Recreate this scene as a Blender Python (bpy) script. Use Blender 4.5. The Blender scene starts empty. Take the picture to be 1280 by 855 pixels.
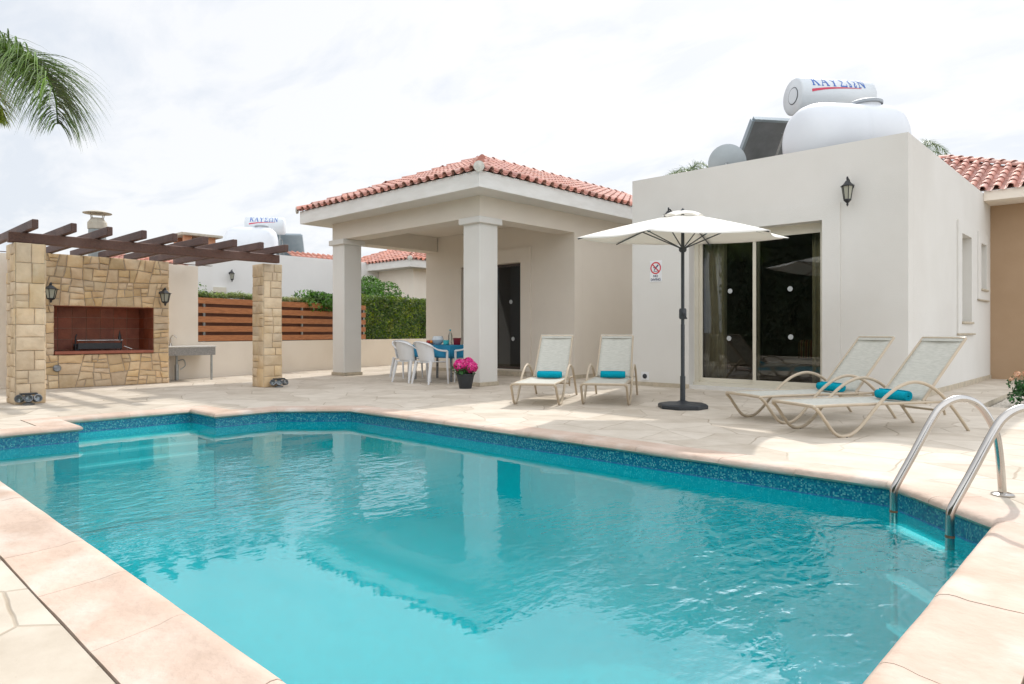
import bpy, bmesh, math, random
from mathutils import Vector, Matrix, noise
from mathutils.geometry import tessellate_polygon
R = math.radians
rnd = random.Random(7)
scene = bpy.context.scene
col = scene.collection

# ------------------------------------------------------------------ camera
YAW = R(43.3)
FW = Vector((-math.sin(YAW), math.cos(YAW), 0)); RT = Vector((math.cos(YAW), math.sin(YAW), 0)); UP = Vector((0, 0, 1))
cam = bpy.data.cameras.new('camera'); camo = bpy.data.objects.new('camera', cam); col.objects.link(camo)
camo.location = (0, 0, 1); camo.rotation_euler = (R(90), 0, YAW)
cam.sensor_width = 36; cam.lens = 850 / 1280 * 36; cam.shift_y = -12.5 / 1280
cam.clip_end = 2000; cam.clip_start = 0.05
scene.camera = camo

def fr(lat, dep, z=0):            # a point given as metres to the right, metres ahead, height
    p = RT * lat + FW * dep; return Vector((p.x, p.y, z))

# ------------------------------------------------------------------ materials
MATS = {}
def nd(nt, t, **kw):
    n = nt.nodes.new(t)
    for k, v in kw.items():
        if k.startswith('i_'): n.inputs[k[2:].replace('_', ' ')].default_value = v
        else: setattr(n, k, v)
    return n
def c4(c): return (c[0], c[1], c[2], 1)
def base_mat(name):
    m = bpy.data.materials.new(name); m.use_nodes = True; nt = m.node_tree
    b = nt.nodes['Principled BSDF']; MATS[name] = m
    return m, nt, b
def mat(name, c1, c2=None, rough=.6, scale=3, bump=0, bscale=None, metal=0, spec=.5, island=0, detail=5, stretch=None, c3=None, s3=.6, trans=0):
    m, nt, b = base_mat(name); L = nt.links
    b.inputs['Roughness'].default_value = rough; b.inputs['Metallic'].default_value = metal
    b.inputs['Specular IOR Level'].default_value = spec
    geo = nd(nt, 'ShaderNodeTexCoord')
    vec = geo.outputs['Object']
    if stretch:
        mp = nd(nt, 'ShaderNodeMapping'); mp.inputs['Scale'].default_value = stretch; L.new(vec, mp.inputs['Vector']); vec = mp.outputs[0]
    c2 = c2 or tuple(x * .88 for x in c1)
    n = nd(nt, 'ShaderNodeTexNoise'); n.inputs['Scale'].default_value = scale; n.inputs['Detail'].default_value = detail; n.inputs['Roughness'].default_value = .6
    L.new(vec, n.inputs['Vector'])
    cr = nd(nt, 'ShaderNodeValToRGB'); cr.color_ramp.elements[0].color = c4(c2); cr.color_ramp.elements[1].color = c4(c1)
    cr.color_ramp.elements[0].position = .35; cr.color_ramp.elements[1].position = .65
    L.new(n.outputs['Fac'], cr.inputs[0]); out = cr.outputs[0]
    if c3:
        n3 = nd(nt, 'ShaderNodeTexNoise'); n3.inputs['Scale'].default_value = s3; n3.inputs['Detail'].default_value = 6; L.new(geo.outputs['Object'], n3.inputs['Vector'])
        r3 = nd(nt, 'ShaderNodeMapRange'); r3.inputs[1].default_value = .5; r3.inputs[2].default_value = .75; L.new(n3.outputs['Fac'], r3.inputs[0])
        mx = nd(nt, 'ShaderNodeMix', data_type='RGBA'); L.new(r3.outputs[0], mx.inputs[0]); L.new(out, mx.inputs[6]); mx.inputs[7].default_value = c4(c3); out = mx.outputs[2]
    if island:
        g = nd(nt, 'ShaderNodeNewGeometry'); hs = nd(nt, 'ShaderNodeHueSaturation')
        mr = nd(nt, 'ShaderNodeMapRange'); mr.inputs[3].default_value = 1 - island; mr.inputs[4].default_value = 1 + island
        L.new(g.outputs['Random Per Island'], mr.inputs[0]); L.new(mr.outputs[0], hs.inputs['Value'])
        wn = nd(nt, 'ShaderNodeTexWhiteNoise', noise_dimensions='1D'); L.new(g.outputs['Random Per Island'], wn.inputs['W'])
        m2 = nd(nt, 'ShaderNodeMapRange'); m2.inputs[3].default_value = .5 - island * .018; m2.inputs[4].default_value = .5 + island * .018; L.new(wn.outputs['Value'], m2.inputs[0]); L.new(m2.outputs[0], hs.inputs['Hue'])
        m4 = nd(nt, 'ShaderNodeMapRange'); m4.inputs[3].default_value = 1 - island; m4.inputs[4].default_value = 1 + island; L.new(wn.outputs['Color'], m4.inputs[0]); L.new(m4.outputs[0], hs.inputs['Saturation'])
        L.new(out, hs.inputs['Color']); out = hs.outputs[0]
    L.new(out, b.inputs['Base Color'])
    if bump:
        nb = nd(nt, 'ShaderNodeTexNoise'); nb.inputs['Scale'].default_value = bscale or scale * 8; nb.inputs['Detail'].default_value = 6; L.new(vec, nb.inputs['Vector'])
        bp = nd(nt, 'ShaderNodeBump'); bp.inputs['Strength'].default_value = min(1, bump); bp.inputs['Distance'].default_value = .01
        L.new(nb.outputs['Fac'], bp.inputs['Height']); L.new(bp.outputs[0], b.inputs['Normal'])
    if trans:
        o = nt.nodes['Material Output']; tr = nd(nt, 'ShaderNodeBsdfTranslucent'); L.new(out, tr.inputs[0])
        mx = nd(nt, 'ShaderNodeMixShader'); mx.inputs[0].default_value = trans; L.new(b.outputs[0], mx.inputs[1]); L.new(tr.outputs[0], mx.inputs[2]); L.new(mx.outputs[0], o.inputs[0])
    return m

mat('stucco', (.69, .675, .64), (.655, .64, .60), rough=.9, scale=.7, bump=.35, bscale=110, spec=.2, c3=(.62, .60, .56), s3=.5)
mat('stucco_porch_shade', (.72, .66, .575), (.685, .625, .545), rough=.9, scale=.8, bump=.4, bscale=90, spec=.2, c3=(.70, .64, .56), s3=.6)  # villa stucco with the porch's warm, shaded bounce light put into its colour
mat('stucco_warm', (.83, .76, .66), (.79, .715, .62), rough=.9, scale=.8, bump=.35, bscale=110, spec=.2, c3=(.72, .64, .54), s3=.8)  # garden wall's extra bounce light is put into this paler, warmer colour
mat('stucco_brown', (.42, .295, .19), (.39, .27, .17), rough=.9, scale=1.5, bump=.3, bscale=110, spec=.2)
mat('stucco_white', (.76, .755, .735), (.72, .715, .695), rough=.9, scale=.6, bump=.2, bscale=90, spec=.2)
mat('fascia_paint', (.74, .73, .70), (.66, .645, .61), rough=.8, scale=2, bump=.2, bscale=60, stretch=(1, 1, 4))
mat('skirting_stone', (.52, .45, .34), (.40, .35, .27), rough=.8, scale=9, bump=.4, bscale=60)
mat('grout', (.54, .455, .35), (.38, .31, .235), rough=.95, scale=20, bump=.6, bscale=80)
mat('rubble_stone', (.66, .485, .295), (.54, .385, .225), rough=.85, scale=5, bump=.9, bscale=28, island=.17, c3=(.70, .56, .38), s3=3)
mat('ashlar_stone', (.72, .575, .40), (.60, .47, .32), rough=.85, scale=6, bump=.8, bscale=30, island=.12, c3=(.62, .44, .24), s3=1.7)
mat('terracotta_tile', (.36, .115, .06), (.25, .075, .04), rough=.6, scale=6, bump=.3, bscale=30, island=.12)
mat('brick_ledge', (.36, .12, .075), (.28, .09, .055), rough=.7, scale=8, bump=.4, bscale=40)
mat('roof_tile', (.56, .29, .235), (.43, .205, .16), rough=.7, scale=7, bump=.5, bscale=40, island=.16, c3=(.58, .35, .28), s3=3)
mat('far_roof_tile', (.58, .29, .22), (.47, .22, .17), rough=.75, scale=7, island=.16)
mat('mortar', (.62, .60, .54), (.5, .48, .43), rough=.9, scale=12, bump=.5)
mat('pergola_timber', (.135, .06, .038), (.08, .036, .026), rough=.55, scale=5, bump=.5, bscale=18, stretch=(1, 8, 14), c3=(.15, .08, .06), s3=2)
mat('rafter_timber', (.115, .056, .042), (.068, .034, .028), rough=.55, scale=5, bump=.5, bscale=18, stretch=(1, 10, 14), c3=(.16, .09, .07), s3=2)
mat('fence_timber', (.50, .20, .07), (.34, .125, .042), rough=.5, scale=4, bump=.5, bscale=14, stretch=(4, 1, 16), island=.14)
mat('fence_timber_dark', (.17, .06, .028), (.11, .04, .02), rough=.6, scale=4, bump=.4, bscale=14, stretch=(4, 1, 16), island=.1)
mat('galvanised', (.42, .44, .44), (.33, .35, .35), rough=.45, scale=12, metal=.8)
mat('terrazzo', (.36, .35, .33), (.17, .165, .16), rough=.5, scale=90, detail=2)
mat('sink_top', (.62, .61, .58), (.52, .51, .48), rough=.4, scale=40)
mat('steel', (.55, .53, .50), (.46, .44, .42), rough=.16, scale=4, metal=1)
mat('rust', (.22, .11, .05), (.10, .06, .04), rough=.7, scale=40)
mat('black_metal', (.012, .014, .017), (.02, .022, .025), rough=.4, scale=20, spec=.5)
mat('umbrella_metal', (.03, .037, .043), (.04, .047, .053), rough=.4, scale=20)
mat('black_plastic', (.022, .027, .033), (.03, .034, .04), rough=.5, scale=10, bump=.1)
mat('umbrella_fabric', (.90, .88, .83), (.87, .85, .80), rough=.9, scale=1.5, bump=.3, bscale=8, trans=.22)
mat('lounger_frame', (.50, .415, .305), (.45, .37, .27), rough=.35, scale=10, spec=.5)
mat('plastic_white', (.74, .75, .76), (.70, .71, .72), rough=.35, scale=3)
mat('tank_white', (.67, .695, .73), (.64, .665, .70), rough=.35, scale=1.5)
mat('cylinder_white', (.63, .67, .70), (.60, .64, .67), rough=.35, scale=1)
mat('lid_grey', (.36, .39, .42), (.3, .33, .36), rough=.5, scale=4)
mat('panel_back', (.20, .21, .22), (.14, .15, .155), rough=.5, scale=2, metal=.3)
mat('panel_edge', (.30, .35, .38), (.25, .30, .33), rough=.35, scale=3, metal=.5)
mat('panel_glass', (.01, .012, .02), (.015, .018, .03), rough=.1, scale=3)
mat('dish_grey', (.38, .42, .44), (.34, .38, .40), rough=.5, scale=3)
mat('letter_blue', (.03, .12, .42), (.025, .10, .38), rough=.4, scale=3)
mat('letter_red', (.55, .03, .08), (.5, .025, .07), rough=.4, scale=3)
mat('sign_white', (.78, .79, .80), rough=.4); mat('sign_red', (.60, .03, .05), rough=.4); mat('sign_navy', (.03, .05, .13), rough=.4)
mat('door_frame', (.64, .60, .50), (.60, .56, .46), rough=.4, scale=3)
mat('dark_frame', (.05, .035, .028), (.035, .025, .02), rough=.45, scale=3)
mat('curtain', (.84, .80, .62), (.72, .68, .50), rough=.9, scale=5)
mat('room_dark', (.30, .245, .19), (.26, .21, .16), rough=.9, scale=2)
mat('bed_linen', (.62, .60, .58), (.55, .53, .51), rough=.9, scale=5)
mat('decal', (.42, .44, .44), rough=.6)
mat('window_blind', (.56, .545, .51), (.50, .485, .45), rough=.7, scale=3, stretch=(1, 1, 30))
mat('cloth_blue', (.012, .22, .38), (.01, .17, .31), rough=.85, scale=6, bump=.3, bscale=30)
mat('towel', (.004, .42, .56), (.003, .34, .48), rough=1, scale=60, bump=1, bscale=260, spec=.1)
mat('pot_black', (.022, .027, .032), (.03, .035, .04), rough=.55, scale=8)
mat('petal_pink', (.84, .045, .32), (.66, .025, .24), rough=.6, scale=30, island=.25, trans=.15)
mat('petal_peach', (.80, .42, .26), (.75, .55, .38), rough=.6, scale=20, island=.2, trans=.2)
mat('cypress_leaf', (.02, .042, .016), (.012, .024, .01), rough=.6, scale=1.5, island=.3)
mat('leaf', (.13, .27, .045), (.07, .16, .03), rough=.5, scale=2.5, island=.4, trans=.3)
mat('leaf_hedge', (.20, .30, .05), (.085, .15, .03), rough=.42, scale=1.8, island=.45, trans=.22, c3=(.36, .42, .07), s3=3)
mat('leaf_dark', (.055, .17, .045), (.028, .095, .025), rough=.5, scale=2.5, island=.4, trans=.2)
mat('palm_leaf', (.20, .29, .085), (.11, .18, .055), rough=.45, scale=2, island=.35, trans=.25)
mat('palm_leaf_yellow', (.38, .38, .045), (.22, .28, .04), rough=.5, scale=3, island=.35, trans=.3)
mat('palm_trunk', (.26, .23, .19), (.17, .15, .12), rough=.9, scale=6, bump=1, bscale=20, stretch=(1, 1, 5))
mat('bark', (.12, .09, .06), (.07, .05, .035), rough=.9, scale=8, bump=.8)
mat('grass_blade', (.30, .38, .12), (.20, .27, .08), rough=.6, scale=3, island=.4, trans=.25, c3=(.42, .38, .18), s3=2)
mat('soil', (.20, .16, .11), (.14, .11, .08), rough=.95, scale=8, bump=.8)
mat('gravel', (.66, .60, .52), (.40, .36, .30), rough=.9, scale=28, bump=1, bscale=40, detail=2)
mat('concrete', (.50, .47, .42), (.42, .39, .35), rough=.9, scale=5, bump=.4)
mat('chimney_plaster', (.52, .48, .40), (.44, .40, .33), rough=.9, scale=6, bump=.4)
mat('chimney_brick', (.58, .30, .18), (.48, .24, .14), rough=.9, scale=9, bump=.4)
mat('flue_metal', (.34, .37, .37), (.28, .31, .31), rough=.5, scale=6, metal=.5)
mat('lamp_glass', (.60, .60, .50), (.5, .5, .42), rough=.2, scale=3, trans=.4)
mat('fruit_red', (.45, .03, .02), (.35, .05, .02), rough=.4, scale=9); mat('fruit_orange', (.75, .22, .02), (.65, .3, .03), rough=.4, scale=9)
mat('bowl_glass', (.62, .66, .68), (.52, .57, .60), rough=.12, scale=14)
mat('red_glassware', (.22, .01, .025), (.16, .008, .02), rough=.25, scale=5)
mat('turquoise_paint', (.05, .48, .50), (.04, .42, .44), rough=.4, scale=5)
mat('grey_lamp', (.28, .29, .30), (.16, .17, .18), rough=.3, metal=.6, scale=20)

# striped blanket
m, nt, b = base_mat('striped_blanket'); L = nt.links; tc = nd(nt, 'ShaderNodeTexCoord'); w = nd(nt, 'ShaderNodeTexWave'); w.inputs['Scale'].default_value = 3.5; w.inputs['Distortion'].default_value = .6
L.new(tc.outputs['Object'], w.inputs[0]); cr = nd(nt, 'ShaderNodeValToRGB'); cr.color_ramp.elements[0].color = (.25, .03, .02, 1); cr.color_ramp.elements[1].color = (.10, .05, .03, 1)
e = cr.color_ramp.elements.new(.5); e.color = (.45, .30, .10, 1); L.new(w.outputs[0], cr.inputs[0]); L.new(cr.outputs[0], b.inputs['Base Color']); b.inputs['Roughness'].default_value = .9

# woven sling: fine mesh you can partly see through
m, nt, b = base_mat('sling'); L = nt.links
tc = nd(nt, 'ShaderNodeTexCoord'); n = nd(nt, 'ShaderNodeTexNoise'); n.inputs['Scale'].default_value = 60; n.inputs['Detail'].default_value = 3
mp = nd(nt, 'ShaderNodeMapping'); mp.inputs['Scale'].default_value = (1, .25, 1); L.new(tc.outputs['Object'], mp.inputs[0]); L.new(mp.outputs[0], n.inputs[0])
cr = nd(nt, 'ShaderNodeValToRGB'); cr.color_ramp.elements[0].color = (.60, .60, .54, 1); cr.color_ramp.elements[1].color = (.69, .685, .625, 1); cr.color_ramp.elements[0].position = .35; cr.color_ramp.elements[1].position = .65
L.new(n.outputs['Fac'], cr.inputs[0]); L.new(cr.outputs[0], b.inputs['Base Color']); b.inputs['Roughness'].default_value = .75
tl = nd(nt, 'ShaderNodeBsdfTranslucent'); L.new(cr.outputs[0], tl.inputs[0]); tp = nd(nt, 'ShaderNodeBsdfTransparent')
x1 = nd(nt, 'ShaderNodeMixShader'); x1.inputs[0].default_value = .2; L.new(b.outputs[0], x1.inputs[1]); L.new(tl.outputs[0], x1.inputs[2])
x2 = nd(nt, 'ShaderNodeMixShader'); x2.inputs[0].default_value = .12; L.new(x1.outputs[0], x2.inputs[1]); L.new(tp.outputs[0], x2.inputs[2]); L.new(x2.outputs[0], nt.nodes['Material Output'].inputs[0])

# glass panes
def glass(name, tint, ior, rough=0):
    m, nt, b = base_mat(name); L = nt.links; nt.nodes.remove(b)
    f = nd(nt, 'ShaderNodeFresnel'); f.inputs[0].default_value = ior
    g = nd(nt, 'ShaderNodeBsdfGlossy'); g.inputs['Roughness'].default_value = rough; g.inputs['Color'].default_value = (.95, .97, 1, 1)
    t = nd(nt, 'ShaderNodeBsdfTransparent'); t.inputs[0].default_value = c4(tint)
    x = nd(nt, 'ShaderNodeMixShader'); L.new(f.outputs[0], x.inputs[0]); L.new(t.outputs[0], x.inputs[1]); L.new(g.outputs[0], x.inputs[2]); L.new(x.outputs[0], nt.nodes['Material Output'].inputs[0])
glass('door_glass', (.72, .72, .68), 1.55); glass('clear_glass', (.85, .9, .9), 1.5)
glass('door_glass_dark', (.22, .21, .20), 1.5)

# crazy paving
def paving(name, s, ca, cb, gcol, gw):
    m, nt, b = base_mat(name); L = nt.links
    tc = nd(nt, 'ShaderNodeTexCoord'); nz = nd(nt, 'ShaderNodeTexNoise'); nz.inputs['Scale'].default_value = 1.3; nz.inputs['Detail'].default_value = 3
    L.new(tc.outputs['Object'], nz.inputs[0])
    sb = nd(nt, 'ShaderNodeVectorMath', operation='SUBTRACT'); L.new(nz.outputs['Color'], sb.inputs[0]); sb.inputs[1].default_value = (.5, .5, .5)
    sc = nd(nt, 'ShaderNodeVectorMath', operation='SCALE'); sc.inputs['Scale'].default_value = .14; L.new(sb.outputs[0], sc.inputs[0])
    ad = nd(nt, 'ShaderNodeVectorMath', operation='ADD'); L.new(tc.outputs['Object'], ad.inputs[0]); L.new(sc.outputs[0], ad.inputs[1])
    v1 = nd(nt, 'ShaderNodeTexVoronoi', feature='DISTANCE_TO_EDGE', voronoi_dimensions='2D'); v1.inputs['Scale'].default_value = s
    v2 = nd(nt, 'ShaderNodeTexVoronoi', feature='F1', voronoi_dimensions='2D'); v2.inputs['Scale'].default_value = s
    L.new(ad.outputs[0], v1.inputs['Vector']); L.new(ad.outputs[0], v2.inputs['Vector'])
    sepc = nd(nt, 'ShaderNodeSeparateColor'); L.new(v2.outputs['Color'], sepc.inputs[0])
    n2 = nd(nt, 'ShaderNodeTexNoise'); n2.inputs['Scale'].default_value = 3; n2.inputs['Detail'].default_value = 8; n2.inputs['Roughness'].default_value = .65; L.new(tc.outputs['Object'], n2.inputs[0])
    mixf = nd(nt, 'ShaderNodeMath', operation='MULTIPLY_ADD'); L.new(sepc.outputs[0], mixf.inputs[0]); mixf.inputs[1].default_value = .55; 
    m3 = nd(nt, 'ShaderNodeMath', operation='MULTIPLY_ADD'); L.new(n2.outputs['Fac'], m3.inputs[0]); m3.inputs[1].default_value = 1.6; m3.inputs[2].default_value = -.58
    L.new(m3.outputs[0], mixf.inputs[2])
    cr = nd(nt, 'ShaderNodeValToRGB'); cr.color_ramp.elements[0].color = c4(cb); cr.color_ramp.elements[1].color = c4(ca); cr.color_ramp.elements[0].position = .05; cr.color_ramp.elements[1].position = .8
    L.new(mixf.outputs[0], cr.inputs[0])
    # small pits
    n4 = nd(nt, 'ShaderNodeTexNoise'); n4.inputs['Scale'].default_value = 26; n4.inputs['Detail'].default_value = 4; L.new(tc.outputs['Object'], n4.inputs[0])
    pr = nd(nt, 'ShaderNodeMapRange'); pr.inputs[1].default_value = .69; pr.inputs[2].default_value = .76; pr.inputs[4].default_value = .55; L.new(n4.outputs['Fac'], pr.inputs[0])
    pm = nd(nt, 'ShaderNodeMix', data_type='RGBA'); L.new(pr.outputs[0], pm.inputs[0]); L.new(cr.outputs[0], pm.inputs[6]); pm.inputs[7].default_value = (.36, .28, .19, 1)
    jr = nd(nt, 'ShaderNodeMapRange'); jr.inputs[1].default_value = gw * .35; jr.inputs[2].default_value = gw; jr.inputs[3].default_value = 1; jr.inputs[4].default_value = 0; L.new(v1.outputs['Distance'], jr.inputs[0])
    jn = nd(nt, 'ShaderNodeMath', operation='MULTIPLY'); L.new(jr.outputs[0], jn.inputs[0]); 
    jv = nd(nt, 'ShaderNodeTexNoise'); jv.inputs['Scale'].default_value = 2.3; L.new(tc.outputs['Object'], jv.inputs[0])
    jm = nd(nt, 'ShaderNodeMapRange'); jm.inputs[1].default_value = .35; jm.inputs[2].default_value = .65; jm.inputs[3].default_value = .25; jm.inputs[4].default_value = .9; L.new(jv.outputs['Fac'], jm.inputs[0]); L.new(jm.outputs[0], jn.inputs[1])
    mx = nd(nt, 'ShaderNodeMix', data_type='RGBA'); L.new(jn.outputs[0], mx.inputs[0]); L.new(pm.outputs[2], mx.inputs[6]); mx.inputs[7].default_value = c4(gcol)
    L.new(mx.outputs[2], b.inputs['Base Color']); b.inputs['Roughness'].default_value = .8; b.inputs['Specular IOR Level'].default_value = .25
    hh = nd(nt, 'ShaderNodeMath', operation='MULTIPLY_ADD'); L.new(jr.outputs[0], hh.inputs[0]); hh.inputs[1].default_value = -1; L.new(n2.outputs['Fac'], hh.inputs[2])
    bp = nd(nt, 'ShaderNodeBump'); bp.inputs['Strength'].default_value = .35; bp.inputs['Distance'].default_value = .012; L.new(hh.outputs[0], bp.inputs['Height']); L.new(bp.outputs[0], b.inputs['Normal'])
paving('paving', 1.9, (.615, .55, .465), (.465, .40, .32), (.36, .295, .22), .02)
# sandstone coping with pinkish bands
mat('coping_joint', (.50, .39, .30), rough=.9, scale=8)
m = mat('coping_stone', (.61, .475, .39), (.49, .365, .285), rough=.75, scale=2.2, bump=.7, bscale=22, island=.05, c3=(.64, .57, .50), s3=2.6, spec=.25, detail=9)

# pool mosaic
def pooltile(name, c1, c2, c3, scale, grout):
    m, nt, b = base_mat(name); L = nt.links; tc = nd(nt, 'ShaderNodeTexCoord')
    v = nd(nt, 'ShaderNodeTexVoronoi', feature='F1', distance='CHEBYCHEV'); v.inputs['Scale'].default_value = scale; v.inputs['Randomness'].default_value = .25; L.new(tc.outputs['Object'], v.inputs[0])
    s = nd(nt, 'ShaderNodeSeparateColor'); L.new(v.outputs['Color'], s.inputs[0])
    cr = nd(nt, 'ShaderNodeValToRGB'); e = cr.color_ramp.elements; e[0].color = c4(c1); e[1].color = c4(c3); k = e.new(.74); k.color = c4(c2); e[2].position = 1
    L.new(s.outputs[0], cr.inputs[0]); L.new(cr.outputs[0], b.inputs['Base Color']); b.inputs['Roughness'].default_value = .25
    return cr
pooltile('mosaic_band', (.004, .10, .22), (.01, .24, .31), (.14, .44, .44), 95, 0)
pooltile('mosaic_line', (.05, .08, .30), (.10, .12, .38), (.16, .16, .42), 34, 0)
pooltile('pool_tile', (.0, .37, .405), (.0, .41, .445), (.0, .45, .485), 24, 0)
mat('pool_step', (.10, .66, .68), (.08, .60, .62), rough=.5, scale=4)
mat('pool_step_edge', (.50, .85, .85), (.45, .80, .80), rough=.5, scale=4)

# water
m, nt, b = base_mat('water'); L = nt.links; nt.nodes.remove(b)
tc = nd(nt, 'ShaderNodeTexCoord'); P3 = tc.outputs['Object']
def nz(scale, detail, rot=0, st=(1, 1, 1), rough=.5):
    mp = nd(nt, 'ShaderNodeMapping'); mp.inputs['Rotation'].default_value = (0, 0, rot); mp.inputs['Scale'].default_value = st; L.new(P3, mp.inputs[0])
    n = nd(nt, 'ShaderNodeTexNoise'); n.inputs['Scale'].default_value = scale; n.inputs['Detail'].default_value = detail; n.inputs['Roughness'].default_value = rough; n.inputs['Distortion'].default_value = .4
    L.new(mp.outputs[0], n.inputs[0]); return n.outputs['Fac']
big = nz(1.6, 2, .4, (1, .7, 1)); med = nz(7, 2, 1.1, (1, .55, 1)); fine = nz(22, 2, .3, (1, .6, 1))
# where the surface is ruffled: toward the far left and around the ladder
sx = nd(nt, 'ShaderNodeSeparateXYZ'); L.new(P3, sx.inputs[0])
def dist_mask(cx, cy, r0, r1):
    a = nd(nt, 'ShaderNodeVectorMath', operation='DISTANCE'); L.new(P3, a.inputs[0]); a.inputs[1].default_value = (cx, cy, -.16)
    r = nd(nt, 'ShaderNodeMapRange'); r.interpolation_type = 'SMOOTHSTEP'; r.inputs[1].default_value = r0; r.inputs[2].default_value = r1; r.inputs[3].default_value = 1; r.inputs[4].default_value = 0; L.new(a.outputs['Value'], r.inputs[0]); return r.outputs[0]
ma = dist_mask(-5.0, 2.3, .3, 2.0); mb_ = dist_mask(-1.5, 3.6, .2, 1.9)
mm = nd(nt, 'ShaderNodeMath', operation='MAXIMUM'); L.new(ma, mm.inputs[0]); L.new(mb_, mm.inputs[1])
amp = nd(nt, 'ShaderNodeMath', operation='MULTIPLY_ADD'); L.new(mm.outputs[0], amp.inputs[0]); amp.inputs[1].default_value = 1.2; amp.inputs[2].default_value = .045
def mul(a, k):
    q = nd(nt, 'ShaderNodeMath', operation='MULTIPLY'); L.new(a, q.inputs[0])
    if isinstance(k, (int, float)): q.inputs[1].default_value = k
    else: L.new(k, q.inputs[1])
    return q.outputs[0]
def add(a, c):
    q = nd(nt, 'ShaderNodeMath', operation='ADD'); L.new(a, q.inputs[0]); L.new(c, q.inputs[1]); return q.outputs[0]
h = add(mul(big, .09), add(mul(mul(med, .55), amp.outputs[0]), mul(mul(fine, .16), amp.outputs[0])))
bp = nd(nt, 'ShaderNodeBump'); bp.inputs['Strength'].default_value = 1; bp.inputs['Distance'].default_value = .022; L.new(h, bp.inputs['Height'])
fz = nd(nt, 'ShaderNodeFresnel'); fz.inputs[0].default_value = 2.3; L.new(bp.outputs[0], fz.inputs['Normal'])
gl = nd(nt, 'ShaderNodeBsdfGlossy'); gl.inputs['Roughness'].default_value = 0; L.new(bp.outputs[0], gl.inputs['Normal'])
tp = nd(nt, 'ShaderNodeBsdfTransparent'); tp.inputs[0].default_value = (.75, 1, 1, 1)
gb_ = nd(nt, 'ShaderNodeNewGeometry'); iv = nd(nt, 'ShaderNodeMath', operation='SUBTRACT'); iv.inputs[0].default_value = 1; L.new(gb_.outputs['Backfacing'], iv.inputs[1])
ff = mul(fz.outputs[0], iv.outputs[0])
x = nd(nt, 'ShaderNodeMixShader'); L.new(ff, x.inputs[0])
tr_ = nd(nt, 'ShaderNodeBsdfTranslucent'); tr_.inputs[0].default_value = (.02, .93, .97, 1); x0 = nd(nt, 'ShaderNodeMixShader'); x0.inputs[0].default_value = .46; L.new(tp.outputs[0], x0.inputs[1]); L.new(tr_.outputs[0], x0.inputs[2]); L.new(x0.outputs[0], x.inputs[1]); L.new(gl.outputs[0], x.inputs[2]); L.new(x.outputs[0], nt.nodes['Material Output'].inputs[0])

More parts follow.
